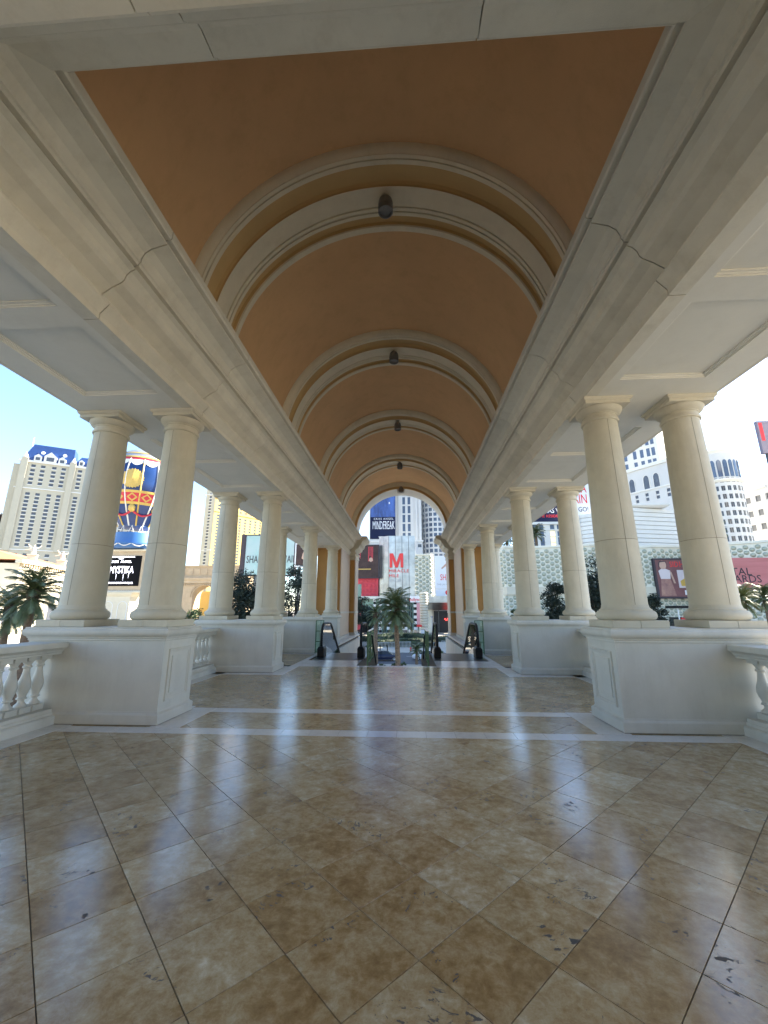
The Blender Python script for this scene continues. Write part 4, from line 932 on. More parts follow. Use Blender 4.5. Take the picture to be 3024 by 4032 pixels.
MB().box(-16, 16, 0.3, 5.5, zt-4.0, zt-0.6).build('attic', 'beige', ab); MB().rect(-16, 16, 0.3, 5.5, [(0.3,zt-0.6),(0.5,zt-0.3),(0.5,zt)]).build('attic_cap', 'beige', ab)
for i in range(11): MB().rect(-14.6+2.8*i-0.9, -14.6+2.8*i+0.9, 0.1, 0.29, [(0,zt-3.4),(0,zt-1.2)]).build('attic_panel', 'beige', ab)
for i in range(40): MB().box(-15.8+0.8*i, -15.4+0.8*i, -0.45, -0.02, zt-7.4, zt-6.85).build('dentil', 'beige', ab)
for rr in (4.5, 5.2):
    q = MB(); q.tube([(-rr*math.cos(PI*i/24), -0.1, (Z(2350,150)-G)+rr*math.sin(PI*i/24)) for i in range(25)], 0.22, 6); q.build('archivolt', 'beige', ab, smooth=60)
MB().box(-13, 13, 14, 15, 0, zt-9).build('back_wall', 'gold', ab)  # sunlight seen through the arch is put into this wall's gold colour
for x in (-1.2, 2.2): MB().box(x, x+1.6, 13.8, 13.98, 5, 9).build('window', 'tealglass', ab)

# ---- teal billboard and dark poster
def board(px0, px1, py0, py1, Y, m, label, name='billboard', th=0.8, cat='billboard', post=True, rim=None, group=None):
    xa, xb = X(px0,Y,(py0+py1)/2), X(px1,Y,(py0+py1)/2); z0_, z1_ = Z(py1,Y), Z(py0,Y); cx = (xa+xb)/2
    e = empty(name, (cx, Y, G if post else z0_), 0, label, cat, group); o = -G if post else -z0_
    w_ = (xb-xa)/2
    MB().box(-w_, w_, 0, th, z0_+o, z1_+o).build('panel', m, e)
    if rim:
        for bb in ((-w_-0.35,-w_,z0_,z1_),(w_,w_+0.35,z0_,z1_),(-w_-0.35,w_+0.35,z1_,z1_+0.35),(-w_-0.35,w_+0.35,z0_-0.35,z0_)): MB().box(bb[0], bb[1], -0.15, th+0.1, bb[2]+o, bb[3]+o).build('frame', rim, e)
    if post:
        for x in (-w_*0.55, w_*0.55): MB().box(x-0.4, x+0.4, 0.1, th, 0, z0_+o).build('post', 'darksteel', e)
    return e, w_, z0_+o, z1_+o
e, w_, za, zb_ = board(966, 1158, 2104, 2262, 130, 'teal', 'teal billboard with dark lettering above the left trees', rim='ink', th=2.0)
MB().box(-w_-1.6, -w_-0.36, -0.2, 2.2, za-0.4, zb_+0.4).build('side_frame', 'ink', e)
text('SHANIA', 3.4, 'ink', e, (-w_+4.2,-0.06,za+5.0), 0, 0.03, 0.62)
text('TWAIN', 3.4, 'ink', e, (-w_+14,-0.06,za+5.0), 0, 0.03, 0.62)
e, w_, za, zb_ = board(1166, 1230, 2140, 2225, 128, 'plum', 'dark purple poster right of the teal billboard', rim='whiteboard')
q = MB(); q.lathe([(0.1,0),(1.3,0.8),(1.0,2.4),(0.4,3.0),(0.9,4.0),(0.5,5.0)], 12); q.v = [(p[0],p[1]*0.05-0.08,p[2]) for p in q.v]; q.shift(0.5, 0, za+1.5); q.build('printed_figure', 'skin', e)

# ---- left sunlit pavilion with tiled roof and statues
A = (X(40,66), 66); B = (X(275,84), 84)
zt = 9.4
e, f, L = building('white_pavilion', A, B, zt, 16, 'cream', [L_ for L_ in (6, 13, 20)], [3.0], 2.2, 4.5, 'sunlit cream pavilion with tiled roof and statues at the far left', 'building', bands=((zt-1.0,0.35,0.3),(zt,0.6,0.8)), bandm='cream')
nd = 26
dme = None
for i in range(nd): fbox(e, f, L*(i+0.2)/nd, L*(i+0.6)/nd, zt-0.62, zt-0.02, -0.55, -0.01, 'beige', 'dentil')
q = MB(); a = [f(-0.6,zt+0.6,-0.8), f(L+0.6,zt+0.6,-0.8), f(L+0.6,zt+0.6,16.5), f(-0.6,zt+0.6,16.5)]; t = [f(6,zt+3.0,8), f(L-6,zt+3.0,8), f(L-6,zt+3.0,8.2), f(6,zt+3.0,8.2)]; q.rings([a, t], True, True, True); q.build('tiled_roof', 'tile', e)
def statue(loc, h, label):
    s_ = empty('statue', loc, 0.6, label, 'statue', 'pale statues on the pavilion roof'); k = h/3.2
    MB().rect(-0.6*k, 0.6*k, -0.6*k, 0.6*k, [(0.1,0),(0.1,0.15*k),(0,0.2*k),(0,1.1*k),(0.12,1.15*k),(0.12,1.3*k)]).build('plinth', 'cream', s_)
    q = MB()
    q.tube([(0,0,1.25*k),(0.05*k,0,1.8*k),(0,0,2.35*k),(0.02,0,2.6*k)], [0.42*k,0.33*k,0.30*k,0.10*k], 8); q.tube([(0.02,0,2.55*k),(0.03,0,2.72*k),(0.02,0,2.95*k)], [0.08*k,0.16*k,0.07*k], 8)
    q.tube([(0.2*k,0,2.4*k),(0.6*k,0.1,2.5*k),(0.95*k,0.1,2.95*k)], [0.13*k,0.10*k,0.07*k], 6); q.tube([(-0.2*k,0,2.4*k),(-0.65*k,-0.1,2.1*k),(-1.1*k,-0.1,2.0*k)], [0.13*k,0.10*k,0.07*k], 6)
    q.tube([(-0.1*k,0.1,2.2*k),(-0.6*k,0.3,2.6*k),(-0.9*k,0.35,3.1*k)], [0.2*k,0.16*k,0.03], 6)
    q.build('figure', 'cream', s_, smooth=60)
c = f(4.0, zt+0.6, 0.6); statue((A[0]+c.x, A[1]+c.y, zt+0.6), 3.4, 'pale stone statue group at the left corner of the pavilion roof')
c = f(13.5, zt+0.6, 0.6); statue((A[0]+c.x, A[1]+c.y, zt+0.6), 3.6, 'pale stone statue with raised arm at the middle of the pavilion roof')
e2, f2, L2 = building('low_wing', (X(-140,58), 58), (X(95,66), 66), 5.2, 8, 'cream', [2.5+3.4*i for i in range(4)], [1.0], 1.6, 3.2, 'low golden wing in front of the pavilion behind the left palms', bands=((4.6,0.5,0.5),), bandm='cream')

# ---- centre: towers beyond the end arch
Yt = 215
def pxb(name, px0, px1, ztop, Y, depth, m, cols, rows, ww, wh, label, **k):
    A = (X(px0,Y), Y); B = (X(px1,Y), Y); w_ = B[0]-A[0]
    return building(name, A, B, ztop, depth, m, [c*w_ for c in cols], rows, ww, wh, label, **k)
e, f, L = pxb('poster_tower', 1452, 1562, 96, 212, 22, 'pearl', [], [], 1, 1, 'dark tower wrapped in a blue show poster, seen through the end arch', cat='tower')
za, zb_ = Z(2122,212), 92
fbox(e, f, 0.4, L-0.3, za, zb_, -0.35, -0.01, 'navy', 'poster')
fbox(e, f, 0.5, L-0.4, Z(2036,212), zb_-1, -0.40, -0.36, 'bluepoly', 'poster_art')
text('MINDFREAK', 6.2, 'whiteboard', e, (L*0.53,-0.45,Z(2070,212)), 0, 0.03, 0.35); text('CRISS ANGEL', 1.5, 'whiteboard', e, (L*0.53,-0.45,Z(2044,212)), 0, 0.03, 0.95, space=1.3); text('THE NEW EXPERIENCE', 0.9, 'whiteboard', e, (L*0.53,-0.45,Z(2082,212)), 0, 0.03)
for i in range(9): fbox(e, f, 2+1.2*i, 2.25+1.2*i+0.3*(i%3), za+19+2.4*((i*5)%7), za+20+2.4*((i*5)%7), -0.46, -0.41, 'whiteboard', 'poster_light')
fbox(e, f, L*0.35, L-0.6, za+0.8, za+1.1, -1.2, -0.4, 'trim', 'catwalk')
e, f, L = pxb('strip_window_tower', 1563, 1668, 112, 216, 24, 'pearl', [0.30, 0.51], [Z(2150,216)+5.0*i for i in range(16)], 1.5, 4.2, 'pale tower with two dark vertical window strips behind the silver sign', cat='tower', winm='bluewin')
for u in (0.12, 0.405, 0.64, 0.80, 0.93): fbox(e, f, L*u-0.45, L*u+0.45, G, 112, -0.7, -0.01, 'pearl', 'pilaster')
def drum(name, cx, cy, rad, ztop, nvis, rows, ww, wh, m, label, winm='bluewin', a0=-PI*0.97, a1=-PI*0.03, z0=G, rec=0.3, bands=(), group=None, lim=295):
    e = empty(name, (cx, cy, 0), 0, label, 'tower', group); f, L = cylmap(rad, a0, a1); cols = [L*(i+0.5)/nvis for i in range(nvis)]
    us = [L*i/(nvis*2) for i in range(nvis*2+1)] + [c+s*ww/2 for c in cols for s in (-1,1)]; zs = [z0, ztop] + [r+s*wh/2 for r in rows for s in (-1,1)]
    def hole(u, z): return any(abs(u-c) < ww/2 for c in cols) and any(abs(z-r) < wh/2 for r in rows)
    mb = MB(); gridwall(mb, f, us, zs, hole, rec); mb.lathe([(rad-0.5,z0),(rad-0.5,ztop-0.01),(0.1,ztop)], 40, cap=False); mb.build('wall', m, e, recalc=False)
    windows(e, f, cols, rows, ww, wh, winm, rec-0.02, lim=lim)
    for z, h, d in bands:
        q = MB(); q.lathe([(rad,z),(rad+d*0.5,z+h*0.3),(rad+d,z+h*0.6),(rad+d,z+h),(rad-0.5,z+h)], 48); q.build('cornice', 'trim', e, smooth=30)
    return e, f, L
rr = (X(1800,222)-X(1667,222))/2
drum('round_grid_tower', (X(1667,222)+X(1800,222))/2, 230, rr, 104, 10, [Z(2190,222)+2.9*i for i in range(29)], 1.8, 1.9, 'pearl', 'round pale tower with a grid of square windows, right in the end arch')
building('low_grey_block', (X(1440,200),200), (X(1670,200),200), Z(2128,200), 8, 'pearl', [2.5+3.0*i for i in range(9)], [Z(2150,200)], 1.8, 1.6, 'low pale block at the foot of the towers', bands=((Z(2128,200)-0.8,0.7,0.4),))

# ---- silver sign tower with the red M
Ys = 148
A = (X(1531,Ys), Ys); xl = X(1490,Ys); xr = X(1640,Ys); zt = Z(2110,Ys); z0_ = Z(2358,Ys)
sg = empty('sign_tower', (A[0], Ys, G), 0, 'tall silver panelled sign tower with a big red letter M', 'sign'); o = -G
w1 = xr-A[0]; w0 = A[0]-xl
def panels(x0, x1, y0, y1, nx, nz):
    for i in range(nx):
        for j in range(nz):
            ta, tb = i/nx, (i+1)/nx; za_ = z0_+(zt-z0_)*j/nz; zb2 = z0_+(zt-z0_)*(j+1)/nz; g_ = 0.03; dz = random.uniform(-0.008,0.008)
            p = lambda t, z, d: (x0+(x1-x0)*t, y0+(y1-y0)*t+d, z)
            q = MB(); q.rings([[p(ta,za_+g_+o,0.15), p(tb,za_+g_+o,0.15), p(tb,zb2-g_+o,0.15), p(ta,zb2-g_+o,0.15)], [p(ta+.01,za_+g_+o,dz), p(tb-.01,za_+g_+o,dz+random.uniform(-.02,.02)), p(tb-.01,zb2-g_+o,dz), p(ta+.01,zb2-g_+o,dz+random.uniform(-.02,.02))]], True, False, True)
            q.build('metal_panel', 'silver', sg)
panels(0, w1, 0, 0, 4, 9); panels(-w0, -0.02, 2.4, 0, 2, 9)
q = MB(); q.prism([(-w0,2.56),(0,0.16),(w1,0.16),(w1,6),(-w0,6)], 'z', z0_+o, zt+o-0.05); q.build('tower_core', 'silver', sg)
MB().box(-w0+0.5, w1-0.4, 0.6, 6, 0, z0_+o-0.01).build('tower_base', 'dark', sg)
def ZS(py): return Z(py, Ys)+o
mx0, mx1, mz0, mz1 = X(1535,Ys)-A[0], X(1590,Ys)-A[0], ZS(2235), ZS(2180); mw = mx1-mx0; mh = mz1-mz0
MP = [(0,0),(0.20,0),(0.20,0.62),(0.40,0),(0.60,0),(0.80,0.62),(0.80,0),(1,0),(1,1),(0.74,1),(0.5,0.36),(0.26,1),(0,1)]
q = MB()
for pt_ in ([0,1,2,11,12],[2,3,4,5,10],[5,6,7,8,9],[2,10,11],[5,9,10]): q.prism([(mx0+mw*MP[i][0], mz0+mh*MP[i][1]) for i in pt_], 'y', -0.6, -0.2)
q.build('letter', 'redletter', sg)
text('MIRACLE', 1.55, 'redletter', sg, (X(1531,Ys)-A[0], -0.2, ZS(2249)), 0, 0.1, 1.18, 'LEFT'); text('MILE', 1.55, 'redletter', sg, (X(1531,Ys)-A[0], -0.2, ZS(2268)), 0, 0.1, 1.18, 'LEFT'); text('SHOPS', 1.55, 'greyletter', sg, (X(1531,Ys)-A[0], -0.2, ZS(2286)), 0, 0.1, 1.18, 'LEFT')

# ---- red wall with raised tiles, dark poster above
e, f, L = building('red_wall', (X(1385,150),150), (X(1489,150),150), Z(2276,150), 6, 'redwall', [], [], 1, 1, 'red wall of square raised tiles left of the silver sign', 'wall')
for i in range(4):
    for j in range(7):
        u = L*(0.40+0.15*i); z = Z(2276,150)-1.0-1.75*j; q = MB(); c = f(u, z, 0)
        if (i+j) % 3: q.lathe([(0.62,-0.05),(0.5,0.10),(0.2,0.16)], 12)
        else: q.rect(-0.6,0.6,-0.6,0.6,[(0,-0.05),(-0.1,0.1),(-0.4,0.16)])
        q.v = [(c.x+p[0], c.y-p[2], c.z+p[1]) for p in q.v]; q.build('raised_tile', 'redwall', e)
fbox(e, f, 0.4, L*0.36, Z(2400,150), Z(2300,150), -0.15, -0.01, 'tealglass', 'window')
e, w_, za, zb_ = board(1385, 1489, 2148, 2273, 149, 'plum', 'dark red show poster above the red wall', rim='ink', post=False)
for i, x in enumerate((-2.6,-1.9,1.2,1.7,2.2,2.7)): MB().box(x, x+0.25, -0.04, -0.005, zb_-za-3.8-(i%3), zb_-za-0.4).build('printed_curtain', 'redwall', e)
MB().box(-3.4, 2.2, -0.05, -0.01, 2.8, 3.15).build('printed_table', 'yellow', e)
q = MB(); q.lathe([(0.1,0),(0.8,0.5),(0.5,1.4),(0.1,1.6)], 10); q.v = [(p[0]+2.2,p[1]*0.03-0.05,p[2]+5.6) for p in q.v]; q.build('printed_figure', 'skin', e)

# ---- dotted facades
def dome_mesh(r): 
    q = MB(); q.lathe([(r*1.08,-0.05),(r*1.08,0.04),(r,0.06),(r*0.93,r*0.30),(r*0.72,r*0.55),(r*0.40,r*0.70),(0.02,r*0.74)], 12, cap=False); return q
DM = None
def dotted(name, pts, z0_, z1_, label, px_keep, r=0.44, pu=0.98, pz=1.14, avoid=(), gapz=None, limit=280):
    e = empty(name, (pts[0][0], pts[0][1], 0), 0, label, 'building'); o = Vector((pts[0][0], pts[0][1]))
    q = MB()
    ring = lambda z, off: [(p[0]-o.x, p[1]-o.y+off, z) for p in pts]
    q.rings([ring(G,0), ring(z1_,0)], False); q.rings([ring(z1_,0), ring(z1_,9)], False); q.rings([ring(z1_,9), ring(G,9)], False)
    q.build('wall', 'dotwall', e, recalc=False)
    q = MB(); q.rings([ring(z1_+0.02,-0.35), ring(z1_+0.5,-0.35), ring(z1_+0.55,0.5), ring(z1_+0.02,0.5), ring(z1_+0.02,-0.35)], False); q.build('coping', 'dotwall', e, recalc=False)
    if gapz:
        q = MB(); q.rings([ring(gapz[0],-0.05), ring(gapz[0],-0.6), ring(gapz[1],-0.6), ring(gapz[1],-0.05)], False); q.build('ledge', 'cream', e, recalc=False)
    me = D.meshes.new('x'); dm_ = dome_mesh(r); base = dm_.mesh('dome', 'dome', smooth=60, recalc=False); D.meshes.remove(me)
    items = []; acc = 0.3; ci = 0
    for a, b_ in zip(pts[:-1], pts[1:]):
        a = Vector(a); b_ = Vector(b_); Ls = (b_-a).length; d = (b_-a)/Ls
        while acc < Ls:
            p = a + d*acc; z = z1_-0.75-(pz/2 if ci % 2 else 0)
            while z > z0_:
                if not (gapz and gapz[0]-0.5 < z < gapz[1]+0.5): items.append((p.x, p.y, z, math.atan2(d.y, d.x)))
                z -= pz
            acc += pu; ci += 1
        acc -= Ls
    def ppx(p):
        v = Vector((p[0],p[1],p[2]))-CAM; dd = v.dot(_f); return 1512+FPX*v.dot(_r)/dd, 2016-FPX*v.dot(_u)/dd
    keep = []; rest = []
    for it in items:
        x_, y_ = ppx(it)
        if any(a_ < x_ < b2 and c_ < y_ < d2 for a_, b2, c_, d2 in avoid): continue
        (keep if any(a_ < x_ < b2 for a_, b2 in px_keep) and y_ < 2440 else rest).append(it)
    for it in keep[limit:]: rest.append(it)
    for it in keep[:limit]:
        ob = put('dome', base, e, (it[0]-o.x, it[1]-o.y-0.0, it[2])); ob.rotation_euler = (PI/2, 0, it[3])
    if rest:
        q = MB()
        for it in rest:
            mt = Matrix.Translation((it[0]-o.x, it[1]-o.y, it[2])) @ Matrix.Rotation(it[3], 4, 'Z') @ Matrix.Rotation(PI/2, 4, 'X')
            q.add([mt @ Vector(v) for v in dm_.v], dm_.f)
        tag(q.build('other_domes', 'dome', e, smooth=60, recalc=False), kind='stuff')
    return e
dotted('dotted_facade', [(X(1640,147),147.2),(X(1652,147),147),(X(1700,147),147.0),(X(1712,147),148.5)], Z(2350,147), Z(2188,147), 'narrow pale panel of raised round domes right of the silver sign', [(1600,1760)], r=0.56, pu=1.25, pz=1.55)
Yd = [(1950,101),(1962,98),(1974,95),(2000,93),(2110,94),(2240,92.5),(2350,91),(2430,92.5),(2530,95.5),(2600,94),(2720,95),(2880,92),(3030,89),(3160,86)]
pts = []
for i in range(len(Yd)-1):
    for j in range(3): t = j/3; pts.append((X(Yd[i][0]+(Yd[i+1][0]-Yd[i][0])*t, Yd[i][1]+(Yd[i+1][1]-Yd[i][1])*t), Yd[i][1]+(Yd[i+1][1]-Yd[i][1])*t))
dw = dotted('dotted_building', pts, -0.8, 15.3, 'long curved pale building studded with green-grey domes on the right', [(1960,2032),(2108,2215),(2300,2352),(2522,2640),(2860,3030)], avoid=[(2585,2800,2200,2362),(2790,3100,2196,2335)], gapz=(4.9,6.6))
e, w_, za, zb_ = board(2588, 2790, 2212, 2352, 93.2, 'maroon', 'dark red poster with a printed woman on the dotted wall', post=False, th=0.5, rim='ink')
M['cloth'] = mat('printed_cloth', (0.62,0.55,0.55), 0.6, 0); M['skirt'] = mat('printed_skirt', (0.22,0.10,0.10), 0.6, 0.3, 0.6, col2=(0.45,0.25,0.18))
def flat(e, pts_, m, name, y=-0.03): q = MB(); q.prism(pts_, 'y', y, y+0.02); q.build(name, m, e)
h_ = zb_-za
fx = -w_+1.6
flat(e, [(fx+0.75*math.cos(a),h_*0.86+0.95*math.sin(a)) for a in [i*PI/8 for i in range(16)]], 'skin', 'printed_head', -0.05); flat(e, [(fx-0.4,h_*0.76),(fx+0.4,h_*0.76),(fx+1.4,h_*0.70),(fx+1.2,h_*0.48),(fx-0.8,h_*0.48),(fx-1.1,h_*0.70)], 'cloth', 'printed_torso', -0.05)
flat(e, [(fx-0.8,h_*0.48),(fx+1.2,h_*0.48),(fx+2.0,0.2),(fx-1.2,0.2)], 'skirt', 'printed_skirt', -0.05); flat(e, [(fx+1.2,h_*0.70),(fx+1.6,h_*0.66),(fx+2.2,h_*0.36),(fx+1.8,h_*0.36)], 'skin', 'printed_arm', -0.06); flat(e, [(fx-0.9,h_*0.9),(fx-0.6,h_*0.97),(fx+0.7,h_*0.97),(fx+0.9,h_*0.78),(fx+0.6,h_*0.95),(fx-0.6,h_*0.93),(fx-1.0,h_*0.72)], 'ink', 'printed_hair', -0.07)
flat(e, [(fx+2.8,1.9),(w_-0.3,1.9),(w_-0.3,h_*0.72),(fx+2.8,h_*0.72)], 'cloth', 'printed_picture'); flat(e, [(fx+3.3,2.3),(fx+6,2.3),(fx+6.4,h_*0.42),(fx+4.5,h_*0.52),(fx+3.2,h_*0.42)], 'yellow', 'printed_shape', -0.05)
flat(e, [(fx+3.8,0.4),(w_-0.3,0.4),(w_-0.3,1.4),(fx+3.8,1.4)], 'whiteboard', 'printed_label'); text('HOUSE', 1.7, 'redletter', e, (fx+5.9,-0.06,h_*0.87), 0, 0.01, 0.9); text('SID', 1.7, 'redletter', e, (fx+2.4,-0.06,h_*0.87), 0, 0.01, 0.8)
e, w_, za, zb_ = board(2795, 3100, 2206, 2325, 87.3, 'pink', 'pink banner with dark lettering on the dotted wall at the right edge', post=False, th=0.6)
h_ = zb_-za
text('TOTAL', 2.15, 'ink', e, (X(2962,87.3)-(X(2795,87.3)+X(3100,87.3))/2,-0.05,h_*0.55), 0, 0.01, 1.05, 'RIGHT'); text('REWARDS', 2.15, 'ink', e, (X(2997,87.3)-(X(2795,87.3)+X(3100,87.3))/2,-0.05,h_*0.32), 0, 0.01, 1.0, 'RIGHT')

# ---- palms and planters on the dotted roof
for i, (px, py, Y, L_) in enumerate(((2015,2138,99,2.6),(2136,2110,98,2.6),(2890,2112,96,2.4))):
    x = X(px, Y); palm((x, Y, 15.3), Z(py,Y)-15.3+0.3, 0.3, L_, 34, ['rooftop palm at the left end of the dotted building','rooftop palm before the white hotel block','rooftop palm beside the round tower at the right'][i], group='palms on the dotted roof', rotseed=50+i, boot=False, low=6)

# ---- right: white hotel block, dark billboard, tall poster
e, f, L = pxb('white_hotel_block', 2085, 2345, Z(2066,128), 128, 14, 'trim', [0.08,0.19,0.30,0.47,0.58,0.70,0.82], [Z(2083,128), Z(2108,128), Z(2131,128), Z(2150,128)], 1.35, 1.6, 'white hotel block above the dotted building with a few lit windows', winm='bluewin', bands=((Z(2066,128)-0.6,0.8,0.6),(Z(2094,128)-0.1,0.3,0.3)), mm=lambda k: 'litwin' if k in (13,14,15) else 'bluewin')
e, w_, za, zb_ = board(2040, 2212, 1930, 2066, 131, 'navy', 'dark billboard with white and red lettering above the white block', th=1.0)
bxc = (X(2040,131,1998)+X(2212,131,1998))/2
text('LAS VEGAS', 2.3, 'whiteboard', e, (X(2147,131,2020)-bxc,-0.06,Z(2020,131)-G), 0, 0.02, 0.78, 'LEFT'); text('THE RESIDENCY', 1.25, 'redletter', e, (X(2118,131,2041)-bxc,-0.06,Z(2041,131)-G), 0, 0.02, 1.0, 'LEFT'); text('SHANIA', 2.6, 'whiteboard', e, (X(2150,131,1992)-bxc,-0.06,Z(1992,131)-G), 0, 0.02, 0.75, 'LEFT')
e, w_, za, zb_ = board(2225, 2340, 1850, 2060, 126.5, 'whiteboard', 'tall white poster with red lettering beside the nearest right column', th=1.2)
xo = X(2316,126.5,1990)-(X(2225,126.5,1955)+X(2340,126.5,1955))/2
text('SHANIA', 4.3, 'redletter', e, (xo,-0.06,Z(1937,126.5)-G), 0, 0.02, 0.62, 'RIGHT'); text('TWAIN', 4.3, 'redletter', e, (xo,-0.06,Z(1978,126.5)-G), 0, 0.02, 0.62, 'RIGHT'); text("LET'S GO!", 2.2, 'ink', e, (xo,-0.06,Z(2017,126.5)-G), 0, 0.02, 0.8, 'RIGHT'); MB().box(-w_+1, w_-0.5, -0.05, -0.01, Z(2047,126.5)-G, Z(2040,126.5)-G).build('red_line', 'redletter', e)
# banded building
A = (X(2330,122), 122); B = (X(2545,114), 114); C_ = (X(2760,118), 118); zt = Z(2010,114)
bb_ = empty('banded_building', (A[0], A[1], 0), 0, 'pale building with horizontal grooves above the dotted wall', 'building')
n_ = 16
for i in range(n_):
    z0_ = 10+(zt-10)*i/n_; z1_ = 10+(zt-10)*(i+1)/n_-0.16; q = MB()
    rg = lambda z, d: [(0,-d,z),(B[0]-A[0],B[1]-A[1]-d,z),(C_[0]-A[0],C_[1]-A[1]-d,z),(C_[0]-A[0],C_[1]-A[1]+14,z),(0,14,z)]
    q.rings([rg(z0_,0), rg(z1_,0.0)], True, True, True); q.build('band', 'trim', bb_)
q = MB(); rg = lambda z: [(0.3,0.35,z),(B[0]-A[0],B[1]-A[1]+0.35,z),(C_[0]-A[0]-0.3,C_[1]-A[1]+0.35,z),(C_[0]-A[0]-0.3,C_[1]-A[1]+13,z),(0.3,13,z)]; q.rings([rg(G), rg(zt-0.3)], True, True, True); q.build('core', 'concrete', bb_)
MB().rect((B[0]-A[0])-2, (B[0]-A[0])+10, -7.5, 2, [(0,zt+0.02),(0.6,zt+0.5),(0.6,zt+0.9)]).build('roof_cornice', 'trim', bb_)
# arcade building with arched windows
A = (X(2440,186), 186); B = (X(2760,160), 160); zt = Z(1868,175)
e, f, L = building('arcade_building', A, B, zt, 15, 'pearl', [L0 for L0 in (10, 14.2, 18.4, 22.6, 26.8, 31, 35.2, 39.4)], [Z(1985,172), Z(1968,172)], 1.3, 1.4, 'pale building with a row of tall arched windows, right of the nearest inner column', bands=((zt-1.2,1.4,0.7),(Z(1953,172),0.6,0.4)))
for c in (9, 13, 19, 23, 29, 33, 39, 43):
    q = MB(); n_ = 8; zw0 = Z(1948,172); zw1 = Z(1912,172); r_ = 1.15
    pl = [(c-r_,zw0),(c+r_,zw0),(c+r_,zw1)] + [(c+r_*math.cos(PI*i/n_), zw1+r_*1.5*math.sin(PI*i/n_)) for i in range(1,n_)] + [(c-r_,zw1)]
    q.rings([[f(u,z,-0.12) for u, z in pl], [f(u,z,0.05) for u, z in pl]], True, True, True); q.build('arched_window', 'hwin', e)
    q = MB(); q.tube([f(u,z,-0.14) for u, z in [(c-r_-0.1,zw0)]+[(c-(r_+0.1)*math.cos(PI*i/n_), zw1+(r_+0.1)*1.5*math.sin(PI*i/n_)) for i in range(0,n_+1)]+[(c+r_+0.1,zw0)]], 0.16, 5); q.build('arch_frame', 'trim', e)
# tall white tower behind
A = (X(2400,262), 262); B = (X(2700,236), 236)
Lt = flatmap(A, B)[1]
e, f, L = building('white_strip_tower', A, B, 150, 28, 'pearl', [Lt*0.47, Lt*0.535, Lt*0.67, Lt*0.77, Lt*0.86, Lt*0.93], [G+36+7.2*i for i in range(16)], 1.9, 5.2, 'tall white tower with dark vertical window strips between the nearest right columns', cat='tower', winm='bluewin', bands=((112,0.9,0.5),(70,0.6,0.3)))
for j in range(14): fbox(e, f, Lt*0.40-0.7, Lt*0.40+0.7, 62+4.4*j, 63.8+4.4*j, -0.04, 0.1, 'bluewin', 'small_window')
# round tower at the right
xl, xr = X(2795,150,2100), X(2975,150,2100); rr = (xr-xl)/2*0.94; zt = Z(1815,150)
e, f, L = drum('round_crown_tower', (xl+xr)/2, 150+rr*0.4, rr, zt, 13, [Z(2140,150)+3.05*i for i in range(8)], 1.15, 1.8, 'pearl', 'round pale tower with tall arched windows under its crown, at the right', winm='hwin', bands=((zt-0.9,1.3,0.7),(Z(1925,150)-0.6,1.1,0.8)), a0=-PI*0.99, a1=PI*0.05)
for i in range(13):
    c = L*(i+0.5)/13; q = MB(); zw0 = Z(1912,150); zw1 = Z(1862,150); r_ = 0.68; n_ = 6
    pl = [(c-r_,zw0),(c+r_,zw0),(c+r_,zw1)] + [(c+r_*math.cos(PI*k/n_), zw1+1.3*math.sin(PI*k/n_)) for k in range(1,n_)] + [(c-r_,zw1)]
    q.rings([[f(u,z,-0.10) for u, z in pl], [f(u,z,0.1) for u, z in pl]], True, True, True); q.build('arched_window', 'bluewin', e)
e, w_, za, zb_ = board(3000, 3100, 1694, 1815, 120, 'greyboard', 'grey sign with red mark cut by the right frame edge', th=1.0, cat='sign', name='tall_sign')
MB().box(-w_+0.4, -w_+1.4, -0.05, -0.01, za+4, zb_-0.6).build('red_mark', 'redletter', e)
building('far_block', (X(3008,170),170), (X(3120,160),160), Z(1960,170), 12, 'pearl', [3,7,11], [Z(2000,170), Z(2050,170), Z(2100,170)], 2, 2.4, 'pale building cut by the right frame edge', bands=((Z(1960,170)-1,1.2,0.6),))
# food kiosk with red counter, in front of dotted wall
kx = X(2705,80); kz = Z(2455,80)
k_ = empty('kiosk', (kx, 80, G), 0, 'small dark kiosk with white posts and red counter below the printed poster', 'kiosk'); o = -G
MB().box(-2.2, 2.2, -0.8, 2.0, 0, kz+o+1.2).build('base', 'dark', k_); MB().box(-2.5, 2.5, -1.2, 2.2, Z(2396,80)+o, Z(2396,80)+o+0.5).build('roof', 'black', k_)
for x in (-2.2,-0.6,1.0,2.2): MB().box(x-0.07, x+0.07, -1.05, -0.9, 0, Z(2396,80)+o).build('post', 'white', k_)
MB().box(-1.9, 2.2, -1.15, -0.85, Z(2440,80)+o, Z(2436,80)+o+0.25).build('counter', 'red', k_)

# ---- shops at street level in the centre
sh = empty('striped_shop', (X(1492,146), 146, G+.12), 0, 'shop front with black and white striped piers and green glass', 'shop'); o = -G-.12
def SX(px): return X(px,146)-X(1492,146)
ztop = Z(2358,146)+o
MB().box(-6, SX(1642), 1.2, 4, 0, ztop).build('glass_front', 'tealglass', sh); MB().box(-6.5, SX(1642), -0.6, 4.2, ztop, ztop+0.9).build('fascia', 'silver', sh)
for p0, p1 in ((1493,1502),(1525,1544),(1584,1602),(1630,1641),(1470,1478)):
    n_ = 12
    for i in range(n_): MB().box(SX(p0)-(0.1 if i%2 else 0), SX(p1)+(0.1 if i%2 else 0), 0, 1.15, ztop*i/n_, ztop*(i+1)/n_-0.004).build('stripe', 'white' if i % 2 else 'black', sh)
for px in (1512,1518,1555,1565,1575,1612,1620): MB().box(SX(px)-0.12, SX(px)+0.12, 0.9, 1.18, 0, ztop).build('mullion', 'black', sh)
